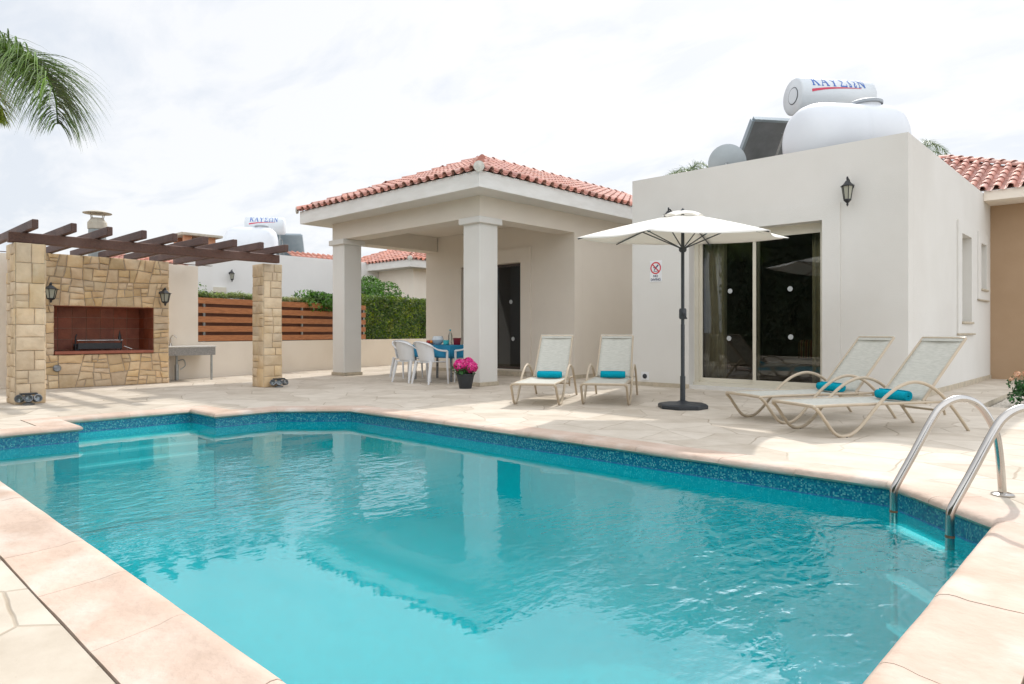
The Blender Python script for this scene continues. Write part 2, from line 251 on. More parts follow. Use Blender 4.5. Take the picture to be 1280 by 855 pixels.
# ------------------------------------------------------------------ mesh helpers
OFF = {}
class MB:
    def __init__(s): s.v = []; s.f = []; s.sm = True
    def add(s, vs, fs):
        o = len(s.v); s.v += [tuple(p) for p in vs]; s.f += [tuple(i + o for i in f) for f in fs]; return s
    def box(s, x0, x1, y0, y1, z0, z1):
        x0, x1 = sorted((x0, x1)); y0, y1 = sorted((y0, y1)); z0, z1 = sorted((z0, z1))
        return s.add([(x0, y0, z0), (x1, y0, z0), (x1, y1, z0), (x0, y1, z0), (x0, y0, z1), (x1, y0, z1), (x1, y1, z1), (x0, y1, z1)],
                     [(0, 3, 2, 1), (4, 5, 6, 7), (0, 1, 5, 4), (1, 2, 6, 5), (2, 3, 7, 6), (3, 0, 4, 7)])
    def cbox(s, x0, x1, y0, y1, z0, z1, c=.008):          # box with chamfered edges
        x0, x1 = sorted((x0, x1)); y0, y1 = sorted((y0, y1)); z0, z1 = sorted((z0, z1))
        bm = bmesh.new(); bmesh.ops.create_cube(bm, size=1)
        for v in bm.verts: v.co = Vector(((x0 + x1) / 2 + v.co.x * (x1 - x0), (y0 + y1) / 2 + v.co.y * (y1 - y0), (z0 + z1) / 2 + v.co.z * (z1 - z0)))
        bmesh.ops.bevel(bm, geom=bm.edges[:], offset=c, segments=1, affect='EDGES'); return s.bm(bm)
    def bm(s, bm):
        bm.verts.index_update(); s.add([v.co[:] for v in bm.verts], [[v.index for v in f.verts] for f in bm.faces]); bm.free(); return s
    def obox(s, o, a, b, c):                               # box from a corner and three edge vectors
        o, a, b, c = map(Vector, (o, a, b, c))
        return s.add([o, o + a, o + a + b, o + b, o + c, o + a + c, o + a + b + c, o + b + c], [(0, 3, 2, 1), (4, 5, 6, 7), (0, 1, 5, 4), (1, 2, 6, 5), (2, 3, 7, 6), (3, 0, 4, 7)])
    def beam(s, p, q, w, h, up=(0, 0, 1)):                 # rectangular bar between two points
        p = Vector(p); q = Vector(q); d = (q - p).normalized(); sd = d.cross(Vector(up)).normalized(); u = sd.cross(d)
        return s.obox(p - sd * w / 2 - u * h / 2, q - p, sd * w, u * h)
    def tube(s, pts, r, n=10, cap=True, closed=False, flat=1.0):
        pts = [Vector(p) for p in pts]; N = len(pts); rs = r if isinstance(r, (list, tuple)) else [r] * N
        rings = []; prev = None
        for i, p in enumerate(pts):
            if closed: t = (pts[(i + 1) % N] - pts[i - 1])
            else: t = (pts[min(i + 1, N - 1)] - pts[max(i - 1, 0)])
            t.normalize()
            if prev is None:
                a = Vector((0, 0, 1)) if abs(t.z) < .9 else Vector((1, 0, 0)); u = t.cross(a).normalized()
            else:
                u = (prev - t * prev.dot(t)).normalized()
            prev = u; w = t.cross(u)
            rings.append([p + u * rs[i] * math.cos(6.2832 * k / n) + w * rs[i] * flat * math.sin(6.2832 * k / n) for k in range(n)])
        o = [q for rg in rings for q in rg]; f = []
        M = N if closed else N - 1
        for i in range(M):
            j = (i + 1) % N
            for k in range(n): f.append((i * n + k, i * n + (k + 1) % n, j * n + (k + 1) % n, j * n + k))
        if cap and not closed: f.append(tuple(range(n))[::-1]); f.append(tuple((N - 1) * n + k for k in range(n)))
        return s.add(o, f)
    def lathe(s, prof, c=(0, 0, 0), n=24, ax=None, cap=True):
        c = Vector(c); A = Vector(ax).normalized() if ax else Vector((0, 0, 1))
        q = Vector((0, 0, 1)).rotation_difference(A); vs = []; f = []
        for r, z in prof:
            for k in range(n):
                a = 6.2832 * k / n; vs.append(c + q @ Vector((r * math.cos(a), r * math.sin(a), z)))
        for i in range(len(prof) - 1):
            for k in range(n): f.append((i * n + k, i * n + (k + 1) % n, (i + 1) * n + (k + 1) % n, (i + 1) * n + k))
        if cap: f.append(tuple(range(n))[::-1]); f.append(tuple((len(prof) - 1) * n + k for k in range(n)))
        return s.add(vs, f)
    def poly(s, pts): return s.add(pts, [tuple(range(len(pts)))])
    def prism(s, poly, z0, z1):
        n = len(poly); vs = [(p[0], p[1], z0) for p in poly] + [(p[0], p[1], z1) for p in poly]
        return s.add(vs, [tuple(range(n))[::-1], tuple(range(n, 2 * n))] + [(i, (i + 1) % n, n + (i + 1) % n, n + i) for i in range(n)])
    def grid(s, fn, nu, nv):
        vs = [fn(i / nu, j / nv) for j in range(nv + 1) for i in range(nu + 1)]; w = nu + 1
        return s.add(vs, [(j * w + i, j * w + i + 1, (j + 1) * w + i + 1, (j + 1) * w + i) for j in range(nv) for i in range(nu)])
    def ell(s, c, rx, ry, rz, n=12, m=8):
        vs = []; f = []
        for j in range(m + 1):
            a = math.pi * j / m
            for k in range(n): vs.append((c[0] + rx * math.sin(a) * math.cos(6.2832 * k / n), c[1] + ry * math.sin(a) * math.sin(6.2832 * k / n), c[2] - rz * math.cos(a)))
        for j in range(m):
            for k in range(n): f.append((j * n + k, j * n + (k + 1) % n, (j + 1) * n + (k + 1) % n, (j + 1) * n + k))
        return s.add(vs, f)
    def build(s, name, m, parent=None, smooth=True, ang=35, weld=False):
        off = Vector((0, 0, 0))
        p = parent
        while p is not None and p.parent is not None: p = p.parent
        if p is not None and p.name in OFF: off = OFF[p.name]
        me = bpy.data.meshes.new(name); me.from_pydata([(v[0] - off.x, v[1] - off.y, v[2] - off.z) for v in s.v], [], s.f)
        if weld:
            bm = bmesh.new(); bm.from_mesh(me); bmesh.ops.remove_doubles(bm, verts=bm.verts, dist=.0005); bmesh.ops.recalc_face_normals(bm, faces=bm.faces); bm.to_mesh(me); bm.free()
        me.materials.append(MATS[m])
        if smooth: me.shade_smooth(); me.set_sharp_from_angle(angle=R(ang))
        o = bpy.data.objects.new(name, me); col.objects.link(o)
        if parent is not None: o.parent = parent
        return o
def tag(o, label=None, cat=None, group=None, kind=None):
    if label: o['label'] = label
    if cat: o['category'] = cat
    if group: o['group'] = group
    if kind: o['kind'] = kind
    return o
def thing(name, label, cat, loc=(0, 0, 0), group=None):
    o = bpy.data.objects.new(name, None); o.empty_display_size = .2; col.objects.link(o); o.location = loc; OFF[o.name] = Vector(loc)
    return tag(o, label, cat, group)
def copy_tree(o, parent=None):
    c = o.copy(); col.objects.link(c); c.parent = parent
    for ch in [q for q in bpy.data.objects if q.parent == o]: copy_tree(ch, c)
    return c
def dup(o, loc, rz=0, label=None, group=None):
    kids = [q for q in bpy.data.objects if q.parent == o]
    c = o.copy(); col.objects.link(c); c.location = loc; c.rotation_euler = (0, 0, rz)
    for ch in kids: copy_tree(ch, c)
    if label: c['label'] = label
    if group: c['group'] = group
    return c
def struct(name, mb, m, kind='structure', **k): return tag(mb.build(name, m, **k), kind=kind)
def smooth_path(pts, n=6):               # Catmull-Rom
    P = [Vector(p) for p in pts]; out = []
    for i in range(len(P) - 1):
        a = P[max(i - 1, 0)]; b = P[i]; c = P[i + 1]; d = P[min(i + 2, len(P) - 1)]
        for k in range(n):
            t = k / n; out.append(.5 * ((2 * b) + (c - a) * t + (2 * a - 5 * b + 4 * c - d) * t * t + (3 * b - a - 3 * c + d) * t ** 3))
    return out + [P[-1]]

# ------------------------------------------------------------------ pool, deck, ground
POOL = [(-.58, 1.63), (-.58, 4.34), (-1.28, 5.02), (-7.62, 5.02), (-8.3, 4.34), (-8.3, 3.55), (-9.05, 3.55), (-9.05, 2.1), (-8.3, 2.1), (-8.3, 1.25), (-8.0, .95), (-1.28, .95)]
def offset(poly, d):                      # outward for this counter-clockwise outline
    n = len(poly); out = []
    for i in range(n):
        a = Vector(poly[i - 1]); b = Vector(poly[i]); c = Vector(poly[(i + 1) % n])
        e1 = (b - a).normalized(); e2 = (c - b).normalized(); n1 = Vector((e1.y, -e1.x)); n2 = Vector((e2.y, -e2.x))
        m = (n1 + n2).normalized(); out.append(b + m * (d / m.dot(n1)))
    return out
def sheet_with_hole(outer, hole, z):
    mb = MB(); pts = [(p[0], p[1], z) for p in outer] + [(p[0], p[1], z) for p in hole]
    tris = tessellate_polygon([[Vector((p[0], p[1], 0)) for p in outer], [Vector((p[0], p[1], 0)) for p in hole]])
    fs = []
    for t in tris:
        a, b_, c = [Vector(pts[i]) for i in t]
        fs.append(tuple(t) if (b_ - a).cross(c - a).z > 0 else tuple(t)[::-1])
    return mb.add(pts, fs)
S = 700
struct('ground', sheet_with_hole([(-S, -S), (S, -S), (S, S), (-S, S)], offset(POOL, .2), -.12), 'soil')
DECK = [(-1.78, -7), (6, -7), (6, 7.6), (1.5, 9.6), (-1.78, 10.6), (-1.78, 17.62), (-18.5, 17.62), (-18.5, -7)]
DECK = [(6, -7), (6, 7.6), (-.6, 10.9), (-1.72, 11.0), (-1.72, 17.6), (-18.3, 17.6), (-18.3, -7)]
struct('pool_deck', sheet_with_hole(DECK, offset(POOL, .316), 0), 'paving')
k = MB()
for a, b_ in zip(DECK, DECK[1:] + DECK[:1]): k.poly([(a[0], a[1], -.12), (b_[0], b_[1], -.12), (b_[0], b_[1], 0), (a[0], a[1], 0)])
for a, b_ in zip(*(lambda o: (o, o[1:] + o[:1]))(offset(POOL, .316))): k.poly([(b_[0], b_[1], -.03), (a[0], a[1], -.03), (a[0], a[1], 0), (b_[0], b_[1], 0)])
struct('deck_edge', k, 'skirting_stone', smooth=False)
struct('deck_bed', sheet_with_hole(offset(POOL, .5), offset(POOL, .2), -.025), 'grout')
struct('gravel_bed', MB().grid(lambda u, v: (-1.7 + 10 * u, 8 + 12 * v, -.075 + .03 * noise.noise(Vector((u * 120, v * 140, 0)))), 150, 150), 'gravel')
# coping: bull-nosed stones laid round the edge
prof = [(.0, -.052), (-.02, -.047), (-.032, -.030), (-.026, -.010), (-.008, .004), (.02, .011), (.045, .011), (.085, .005), (.20, .004), (.309, .005), (.309, -.03)]
struct('coping_bed', sheet_with_hole(offset(POOL, .306), offset(POOL, .0), -.0015), 'coping_joint')
cop = MB(); pr = random.Random(3)
for i in range(len(POOL)):
    a = i; b_ = (i + 1) % len(POOL)
    A = Vector(POOL[a]); B = Vector(POOL[b_]); Ln = (B - A).length; n = max(1, round(Ln / .62)); d = (B - A) / Ln
    cuts = [0] + [(j + pr.uniform(-.12, .12)) / n for j in range(1, n)] + [1]
    for j in range(n):
        for_ring = []
        for e in (0, 1):
            t = cuts[j + e]; ring = []; slant = pr.uniform(-.02, .02) if 0 < t < 1 else 0
            for o, z in prof:
                oa = offset(POOL, o); p = oa[a].lerp(oa[b_], t); g = .0016 if 0 < t < 1 else .001
                p = p + d * (g if e == 0 else -g); ring.append((p.x, p.y, z))
            for_ring.append(ring)
        steps = 6; vs = []; m_ = len(prof)
        dz = [pr.uniform(-.0015, .0015) for _ in range(2)]
        for s_ in range(steps + 1):
            t = s_ / steps
            for q in range(m_):
                p = Vector(for_ring[0][q]).lerp(Vector(for_ring[1][q]), t)
                wob = .004 * noise.noise(Vector((p.x * 3, p.y * 3, q * .3)))
                vs.append((p.x + wob, p.y + wob, p.z + dz[0] * (1 - t) + dz[1] * t))
        fs = [(s_ * m_ + q, s_ * m_ + (q + 1) % m_, (s_ + 1) * m_ + (q + 1) % m_, (s_ + 1) * m_ + q) for s_ in range(steps) for q in range(m_)]
        fs += [tuple(range(m_))[::-1], tuple(steps * m_ + q for q in range(m_))]
        cop.add(vs, fs)
struct('pool_coping', cop, 'coping_stone', ang=50)
# basin
def ringwall(z0, z1, d0=0):
    k = MB(); o = offset(POOL, d0)
    for i in range(len(o)):
        a = o[i]; b_ = o[(i + 1) % len(o)]; k.poly([(b_.x, b_.y, z0), (a.x, a.y, z0), (a.x, a.y, z1), (b_.x, b_.y, z1)])
    return k
basin = tag(ringwall(-1.15, -.172).build('pool_basin', 'pool_tile', smooth=False), kind='structure')
MB().add([(p[0], p[1], -1.15) for p in POOL], [t if (Vector(POOL[t[1]]) - Vector(POOL[t[0]])).cross(Vector(POOL[t[2]]) - Vector(POOL[t[0]])) > 0 else t[::-1] for t in [tuple(q) for q in tessellate_polygon([[Vector((p[0], p[1], 0)) for p in POOL]])]]).build('pool_floor', 'pool_tile', basin, smooth=False)
ringwall(-.158, -.05).build('mosaic_band', 'mosaic_band', basin, smooth=False)
ringwall(-.172, -.158).build('mosaic_line', 'mosaic_line', basin, smooth=False)
for i, (xe, z) in enumerate(((-8.80, -.25), (-8.56, -.35), (-8.33, -.45))):
    y0, y1 = (2.103, 3.547) if xe < -8.3 else (1.95, 3.7)
    MB().box(-9.048 if xe < -8.3 else -8.297, xe, y0, y1, -1.14, z).build('step', 'pool_step', basin)
    MB().cbox(xe - .05, xe + .004, y0 + .002, y1 - .002, z - .03, z + .004).build('step_edge', 'pool_step_edge', basin)
wat = MB(); tw = tessellate_polygon([[Vector((p[0], p[1], 0)) for p in POOL]]); 
wat.add([(p[0], p[1], -.16) for p in POOL], [tuple(t) if (Vector(POOL[t[1]]) - Vector(POOL[t[0]])).cross(Vector(POOL[t[2]]) - Vector(POOL[t[0]])) > 0 else tuple(t)[::-1] for t in tw])
struct('pool_water', wat, 'water', smooth=False)
# skirting path up to side door
# ------------------------------------------------------------------ pool ladder
lad = thing('pool_ladder', 'polished steel ladder with two curved handrails at the corner of the pool', 'pool ladder', (-.98, 4.44, 0))
nrm = Vector((.7071, .7071, 0)); tng = Vector((.7071, -.7071, 0)); b0 = Vector((-1.15, 4.61, 0))
for s_ in (0, .51):
    o = b0 + tng * s_
    pts = [(0, -1.25), (0, -.6), (0, -.1), (0, .02), (.01, .055), (.04, .11), (.12, .25), (.245, .475), (.30, .545), (.37, .585), (.44, .592), (.52, .56), (.585, .485), (.64, .37), (.665, .2), (.68, 0)]
    P_ = [o + nrm * a + UP * z for a, z in pts]; P_ = P_[:3] + smooth_path(P_[3:], 4)
    rail = MB().tube(P_, .0225, 16).build('handrail', 'steel', lad)
    MB().lathe([(.062, 0.001), (.062, .008), (.045, .016), (.026, .018)], o + nrm * .68 + Vector((0, 0, .001)), 24).build('flange', 'steel', rail)
    MB().tube([o + UP * -.098, o + UP * -.085], .0237, 16, cap=False).build('rust_ring', 'rust', rail)
for z in (-.205, -.50, -.80):
    a = b0 + UP * z; MB().obox(a + nrm * -.045, tng * .51, nrm * .085, UP * .025).build('tread', 'plastic_white', lad)

# ------------------------------------------------------------------ stone patterns
def split_cells(W, H, cell, rg, tilt, asp=1.25):
    """blocks of roughly cell size cut by slightly tilted joints"""
    out = []
    def cut(poly, px_, py_, nx_, ny_):
        A_, B_ = [], []
        for i in range(len(poly)):
            a = poly[i]; b_ = poly[(i + 1) % len(poly)]; da = (a[0] - px_) * nx_ + (a[1] - py_) * ny_; db = (b_[0] - px_) * nx_ + (b_[1] - py_) * ny_
            (A_ if da <= 0 else B_).append(a)
            if (da <= 0) != (db <= 0): t = da / (da - db); c = (a[0] + (b_[0] - a[0]) * t, a[1] + (b_[1] - a[1]) * t); A_.append(c); B_.append(c)
        return A_, B_
    def rec(poly, tgt):
        xs = [p[0] for p in poly]; ys = [p[1] for p in poly]; w = max(xs) - min(xs); h = max(ys) - min(ys)
        area = abs(sum(poly[i - 1][0] * poly[i][1] - poly[i][0] * poly[i - 1][1] for i in range(len(poly))) / 2)
        if area < tgt: out.append(poly); return
        f = rg.uniform(.36, .64); vert = w > h * asp * rg.uniform(.8, 1.25); a = rg.uniform(-tilt, tilt)
        if vert: A_, B_ = cut(poly, min(xs) + w * f, (min(ys) + max(ys)) / 2, math.cos(a), math.sin(a))
        else: A_, B_ = cut(poly, (min(xs) + max(xs)) / 2, min(ys) + h * f, math.sin(a) * .5, math.cos(a))
        for q in (A_, B_):
            if len(q) >= 3: rec(q, cell * cell * rg.choice((.45, .8, 1.1, 1.5)) * (1 if rg.random() < .8 else .5))
    rec([(0, 0), (W, 0), (W, H), (0, H)], cell * cell); return out
def voronoi_cells(W, H, cell, rg): return split_cells(W, H, cell * .86, rg, .26)
def ashlar_cells(W, H, rg): return split_cells(W, H, .25, rg, 0, 1.0)
def stone_face(mb, cells, o, u, v, gap=.007, th=.022, rg=rnd, soft=.012):
    o = Vector(o); u = Vector(u); v = Vector(v); n = u.cross(v).normalized()
    for c in cells:
        area = sum(c[i - 1][0] * c[i][1] - c[i][0] * c[i - 1][1] for i in range(len(c))) / 2
        if abs(area) < .0012: continue
        if area < 0: c = c[::-1]
        # drop tiny edges
        cc = [c[0]]
        for p in c[1:]:
            if math.hypot(p[0] - cc[-1][0], p[1] - cc[-1][1]) > .02: cc.append(p)
        c = cc
        if len(c) < 3: continue
        cx_ = sum(p[0] for p in c) / len(c); cy_ = sum(p[1] for p in c) / len(c); t = th + rg.uniform(-.006, .006)
        # densify outline and add wobble
        pts = []
        for i in range(len(c)):
            a = c[i]; b_ = c[(i + 1) % len(c)]; L_ = math.hypot(b_[0] - a[0], b_[1] - a[1]); k_ = max(1, int(L_ / .07))
            for j in range(k_): pts.append((a[0] + (b_[0] - a[0]) * j / k_, a[1] + (b_[1] - a[1]) * j / k_))
        rings = []
        for ins, hgt in ((gap, -.004), (gap, t * .6), (gap + soft, t)):
            rg_ = []
            for p in pts:
                dx, dy = cx_ - p[0], cy_ - p[1]; D = math.hypot(dx, dy) or 1; k_ = min(ins * 1.25, D * .6)
                wx = noise.noise(Vector((p[0] * 9 + cx_, p[1] * 9, 3))) * .006
                rg_.append(o + u * (p[0] + dx / D * (k_ + wx)) + v * (p[1] + dy / D * (k_ + wx)) + n * (hgt + (noise.noise(Vector((p[0] * 6, p[1] * 6, cx_ * 5))) * .006 if hgt > 0 else 0)))
            rings.append(rg_)
        N = len(pts); vs = [q for r_ in rings for q in r_]; fs = []
        for r_ in range(2):
            for i in range(N): fs.append((r_ * N + i, r_ * N + (i + 1) % N, (r_ + 1) * N + (i + 1) % N, (r_ + 1) * N + i))
        vs.append(o + u * cx_ + v * cy_ + n * (t + .002)); fs += [(2 * N + i, 2 * N + (i + 1) % N, 3 * N) for i in range(N)]
        mb.add(vs, fs)

# ------------------------------------------------------------------ stone barbecue
bbq = thing('stone_barbecue', 'built-in barbecue of yellow rubble stone with a dark tiled hearth', 'barbecue', (-14.4, 4, 0))
core = MB(); X0, X1 = -15.0, -14.08
core.box(X0, X1, 2.85, 5.09, -.1, .58); core.box(X0, X1, 2.85, 3.17, .58, 2.38); core.box(X0, X1, 4.83, 5.09, .58, 2.38); core.box(X0, X1, 3.17, 4.83, 1.475, 2.38); core.box(X0, X0 + .12, 3.17, 4.83, .58, 1.475)
core.build('masonry', 'grout', bbq, smooth=False)
rg = random.Random(5); st = MB()
for (y0, y1, z0, z1, c) in ((2.86, 5.095, 0, .595, .25), (2.86, 3.185, .6, 1.46, .24), (4.815, 5.095, .6, 1.46, .24), (2.86, 5.095, 1.465, 2.385, .27)):
    stone_face(st, voronoi_cells(y1 - y0, z1 - z0, c, rg), (X1, y0, z0), (0, 1, 0), (0, 0, 1), rg=rg)
stone_face(st, voronoi_cells(.92, 2.385, .25, rg), (X1, 5.09, 0), (-1, 0, 0), (0, 0, 1), rg=rg)
stone_face(st, voronoi_cells(.92, 2.385, .25, rg), (X0, 2.85, 0), (1, 0, 0), (0, 0, 1), rg=rg)
st.build('stone_facing', 'rubble_stone', bbq, ang=50)
hl = MB()
for i in range(7):
    for j in range(4):
        y = 3.18 + i * .236; z = .66 + j * .205; hl.box(X0 + .12, X0 + .132, y + .003, y + .232, z + .003, min(z + .202, 1.473))
for j in range(4):
    for i in range(3):
        x_ = X0 + .135 + i * .255; z = .66 + j * .205
        hl.box(x_, x_ + .25, 4.818, 4.829, z + .003, min(z + .202, 1.473)); hl.box(x_, x_ + .25, 3.171, 3.182, z + .003, min(z + .202, 1.473))
hl.box(X0 + .12, X1, 3.172, 4.828, 1.462, 1.474)
hl.build('hearth_tiles', 'terracotta_tile', bbq, smooth=False)
MB().cbox(X0 + .13, X1 + .045, 3.19, 4.81, .60, .655).build('ledge', 'brick_ledge', bbq)
MB().lathe([(.0, 0), (.062, 0), (.062, .03), (.05, .045), (0, .045)], (X1 + .02, 3.22, .36), 20, ax=(1, 0, 0), cap=False).build('vent_cap', 'grey_lamp', bbq)
fl = MB(); fx, fy = -14.78, 4.05
fl.lathe([(.15, 2.3), (.15, 2.98)], (fx, fy, 0), 24); fu = fl.build('flue', 'flue_metal', bbq)
MB().lathe([(.152, 2.97), (.165, 2.98), (.165, 3.10), (.115, 3.17), (.11, 3.19)], (fx, fy, 0), 24).build('flue_collar', 'chimney_plaster', fu)
cp = MB().lathe([(.245, 3.275), (.25, 3.285), (.12, 3.325), (.02, 3.335)], (fx, fy, 0), 28)
for a in (0, 1.57, 3.14, 4.71): cp.tube([(fx + .13 * math.cos(a + .4), fy + .13 * math.sin(a + .4), 3.18), (fx + .15 * math.cos(a + .4), fy + .15 * math.sin(a + .4), 3.285)], .008, 6)
cp.build('rain_cap', 'chimney_plaster', fu)
# grill stand in the hearth
gr = thing('charcoal_grill', 'black metal charcoal grill tray standing inside the stone barbecue hearth', 'grill', (-14.4, 3.9, .656))
gx = -14.35
k = MB()
k.beam((gx - .3, 3.62, .73), (gx - .3, 4.35, .73), .02, .1); k.beam((gx, 3.62, .74), (gx, 4.35, .74), .02, .11); k.beam((gx - .3, 3.62, .69), (gx, 3.62, .69), .73 * .02, .09); k.box(gx - .3, gx, 3.62, 4.35, .70, .71)
k.build('tray', 'black_metal', gr)
for y in (3.64, 4.33):
    for x_ in (gx - .28, gx - .01): MB().tube([(x_, y, .656), (x_, y, .75)], .011, 8).build('leg', 'black_metal', gr)
MB().tube([(gx + .01, 3.6, .845), (gx + .01, 4.36, .845)], .012, 10).build('front_rail', 'steel', gr)
k = MB().tube([(gx, 3.58, .656), (gx, 3.58, .90), (gx, 3.60, .96)], .012, 8); k.build('skewer_bracket', 'black_metal', gr); MB().tube([(gx, 4.34, .75), (gx, 4.34, .87)], .012, 8).lathe([(.03, 0), (.028, .05), (.004, .18)], (gx, 4.31, .85), 10).build('skewer_bracket', 'black_metal', gr)
MB().tube([(gx + .02, 4.38, .73), (gx + .08, 4.5, .675)], .01, 8).build('handle', 'steel', gr)

# ------------------------------------------------------------------ pergola
pg = thing('timber_pergola', 'dark stained timber pergola on two stone pillars in front of the barbecue', 'pergola', (-12.5, 4, 0))
rg = random.Random(12)
def pillar(x0, x1, y0, y1, H):
    c = MB().box(x0, x1, y0, y1, -.08, H - .002).build('stone_pillar', 'grout', pg, smooth=False)
    s_ = MB(); W1 = x1 - x0; W2 = y1 - y0
    stone_face(s_, ashlar_cells(W1, H, rg), (x0, y0, 0), (1, 0, 0), (0, 0, 1), gap=.004, th=.016, soft=.007, rg=rg)
    stone_face(s_, ashlar_cells(W2, H, rg), (x1, y0, 0), (0, 1, 0), (0, 0, 1), gap=.004, th=.016, soft=.007, rg=rg)
    stone_face(s_, ashlar_cells(W1, H, rg), (x1, y1, 0), (-1, 0, 0), (0, 0, 1), gap=.004, th=.016, soft=.007, rg=rg)
    stone_face(s_, ashlar_cells(W2, H, rg), (x0, y1, 0), (0, -1, 0), (0, 0, 1), gap=.004, th=.016, soft=.007, rg=rg)
    s_.build('stone_facing', 'ashlar_stone', c, ang=50)
pillar(-11.84, -11.37, 2.12, 2.46, 2.235); pillar(-12.05, -11.64, 5.84, 6.18, 2.235)
MB().cbox(-11.53, -11.41, 2.05, 6.03, 2.237, 2.385, .01).build('beam', 'pergola_timber', pg)
MB().cbox(-14.52, -14.40, 2.3, 6.1, 2.389, 2.393, .001).build('wall_plate', 'pergola_timber', pg)
for y in (2.27, 2.72, 3.17, 3.63, 4.07, 4.54, 5.01, 5.47, 5.92):
    MB().cbox(-14.75, -10.95, y - .045, y + .03, 2.395, 2.52, .008).build('rafter', 'rafter_timber', pg)

# ------------------------------------------------------------------ boundary wall and fence
def wl(y): return -14.85 - .25 * (y - 5.3)
dirw = Vector((-.25, 1, 0)).normalized(); nw = Vector((1, .25, 0)).normalized()
bw = thing('boundary_wall', 'cream rendered boundary wall, tall by the barbecue and low under the fence', 'garden wall', (-16, 9, 0))
def wseg(y0, y1, H, th=.2): 
    return MB().obox((wl(y0), y0, -.1), Vector((wl(y1) - wl(y0), y1 - y0, 0)), -nw * th, (0, 0, H + .1))
wseg(5.1, 6.05, 2.42).build('wall', 'stucco_warm', bw, smooth=False); MB().box(-15.25, -15.02, -6, 5.1, -.1, 2.42).build('wall', 'stucco_warm', bw, smooth=False); wseg(6.05, 17.6, .785).build('wall', 'stucco_warm', bw, smooth=False)
fn = thing('slat_fence', 'brown horizontal slat fence on top of the low cream wall', 'fence', (-15.6, 8.5, .785))
ys, ye = 6.06, 11.28
for i in range(5):
    z = .80 + i * .206
    MB().obox((wl(ys) - .03, ys, z), (wl(ye) - wl(ys), ye - ys, 0), -nw * .022, (0, 0, .13)).build('slat', 'fence_timber', fn)
    if i < 4: MB().obox((wl(ys) - .10, ys, z + .11), (wl(ye) - wl(ys), ye - ys, 0), -nw * .022, (0, 0, .12)).build('slat', 'fence_timber_dark', fn)
for y in (6.2, 8.95, 11.2):
    MB().obox((wl(y) - .056, y, .785), dirw * .05, -nw * .04, (0, 0, .96)).build('post', 'galvanised', fn)

# sink
sk = thing('garden_sink', 'grey terrazzo sink slab on steel legs beside the stone barbecue', 'sink', (-14.6, 5.6, 0))
MB().box(-15.0, -14.37, 5.14, 6.14, .52, .68).build('apron', 'terrazzo', sk, smooth=False)
MB().cbox(-15.02, -14.355, 5.125, 6.155, .682, .712).build('sink_top', 'sink_top', sk)
for y in (5.2, 6.08): MB().tube([(-14.42, y, 0), (-14.42, y, .52)], .022, 10).build('leg', 'galvanised', sk)
tp_ = MB().tube([(-14.75, 5.5, 0), (-14.75, 5.5, .32)], .04, 12).tube([(-14.75, 5.5, .3), (-14.75, 5.5, .53)], .025, 12).tube(smooth_path([(-14.75, 5.52, .4), (-14.7, 5.62, .42), (-14.72, 5.66, .3), (-14.76, 5.58, .22)]), .012, 8)
tp_.build('drain_pipe', 'galvanised', sk)
MB().tube(smooth_path([(-14.85, 5.42, .71), (-14.85, 5.42, .86), (-14.83, 5.46, .93), (-14.80, 5.52, .88)]), .011, 8).lathe([(.03, 0), (.018, .06)], (-14.85, 5.42, .71), 10).build('tap', 'steel', sk)

# ------------------------------------------------------------------ lanterns
def lantern(label, group='black wall lanterns'):
    t = thing('wall_lantern', label, 'lantern', (0, 0, 0), group)      # local: wall at y=0, sticks out along -y, z=0 at the middle
    y = -.17
    k = MB().lathe([(.045, 0), (.045, .02), (.02, .03)], (0, 0, .10), 14, ax=(0, -1, 0))
    k.tube(smooth_path([(0, -.01, .10), (0, -.06, .15), (0, -.12, .19), (0, y, .17), (0, y, .13)]), .012, 8); k.build('bracket', 'black_metal', t)
    MB().lathe([(.012, .22), (.018, .19), (.012, .165), (.03, .155), (.07, .10), (.10, .085), (.10, .075), (.078, .073)], (0, y, 0), 6).build('lamp_roof', 'black_metal', t, smooth=False)
    MB().lathe([(.074, .073), (.046, -.12)], (0, y, 0), 6).build('lamp_shade', 'lamp_glass', t, smooth=False)
    k = MB()
    for a in range(6):
        c, s_ = math.cos(1.0472 * a), math.sin(1.0472 * a); k.tube([(.078 * c, y + .078 * s_, .075), (.049 * c, y + .049 * s_, -.122)], .006, 6)
    k.lathe([(.055, -.115), (.055, -.13), (.02, -.165), (.012, -.175), (.018, -.19), (.01, -.21), (.002, -.22)], (0, y, 0), 12); k.build('cage', 'black_metal', t)
    return t
def place_lamp(o, x, y, z, rz): o.location = (x, y, z); o.rotation_euler = (0, 0, rz)
l0 = lantern('black lantern high on the white wall to the right of the big sliding door'); place_lamp(l0, -3.29, 10.9, 3.08, 0)
dup(l0, (-6.28, 10.9, 3.0), 0, 'black lantern on the white wall, mostly hidden behind the parasol top')
for yq, lq in ((3.09, 'left'), (4.96, 'right')):
    q = dup(l0, (-14.055, yq, 1.68), R(90), 'black lantern on the barbecue stone, %s of the hearth' % lq); q.scale = (1.2, 1.1, .8)
dup(l0, (-23.4, 10.5, 2.95), R(90), 'black lantern on the far white house wall above the slat fence')

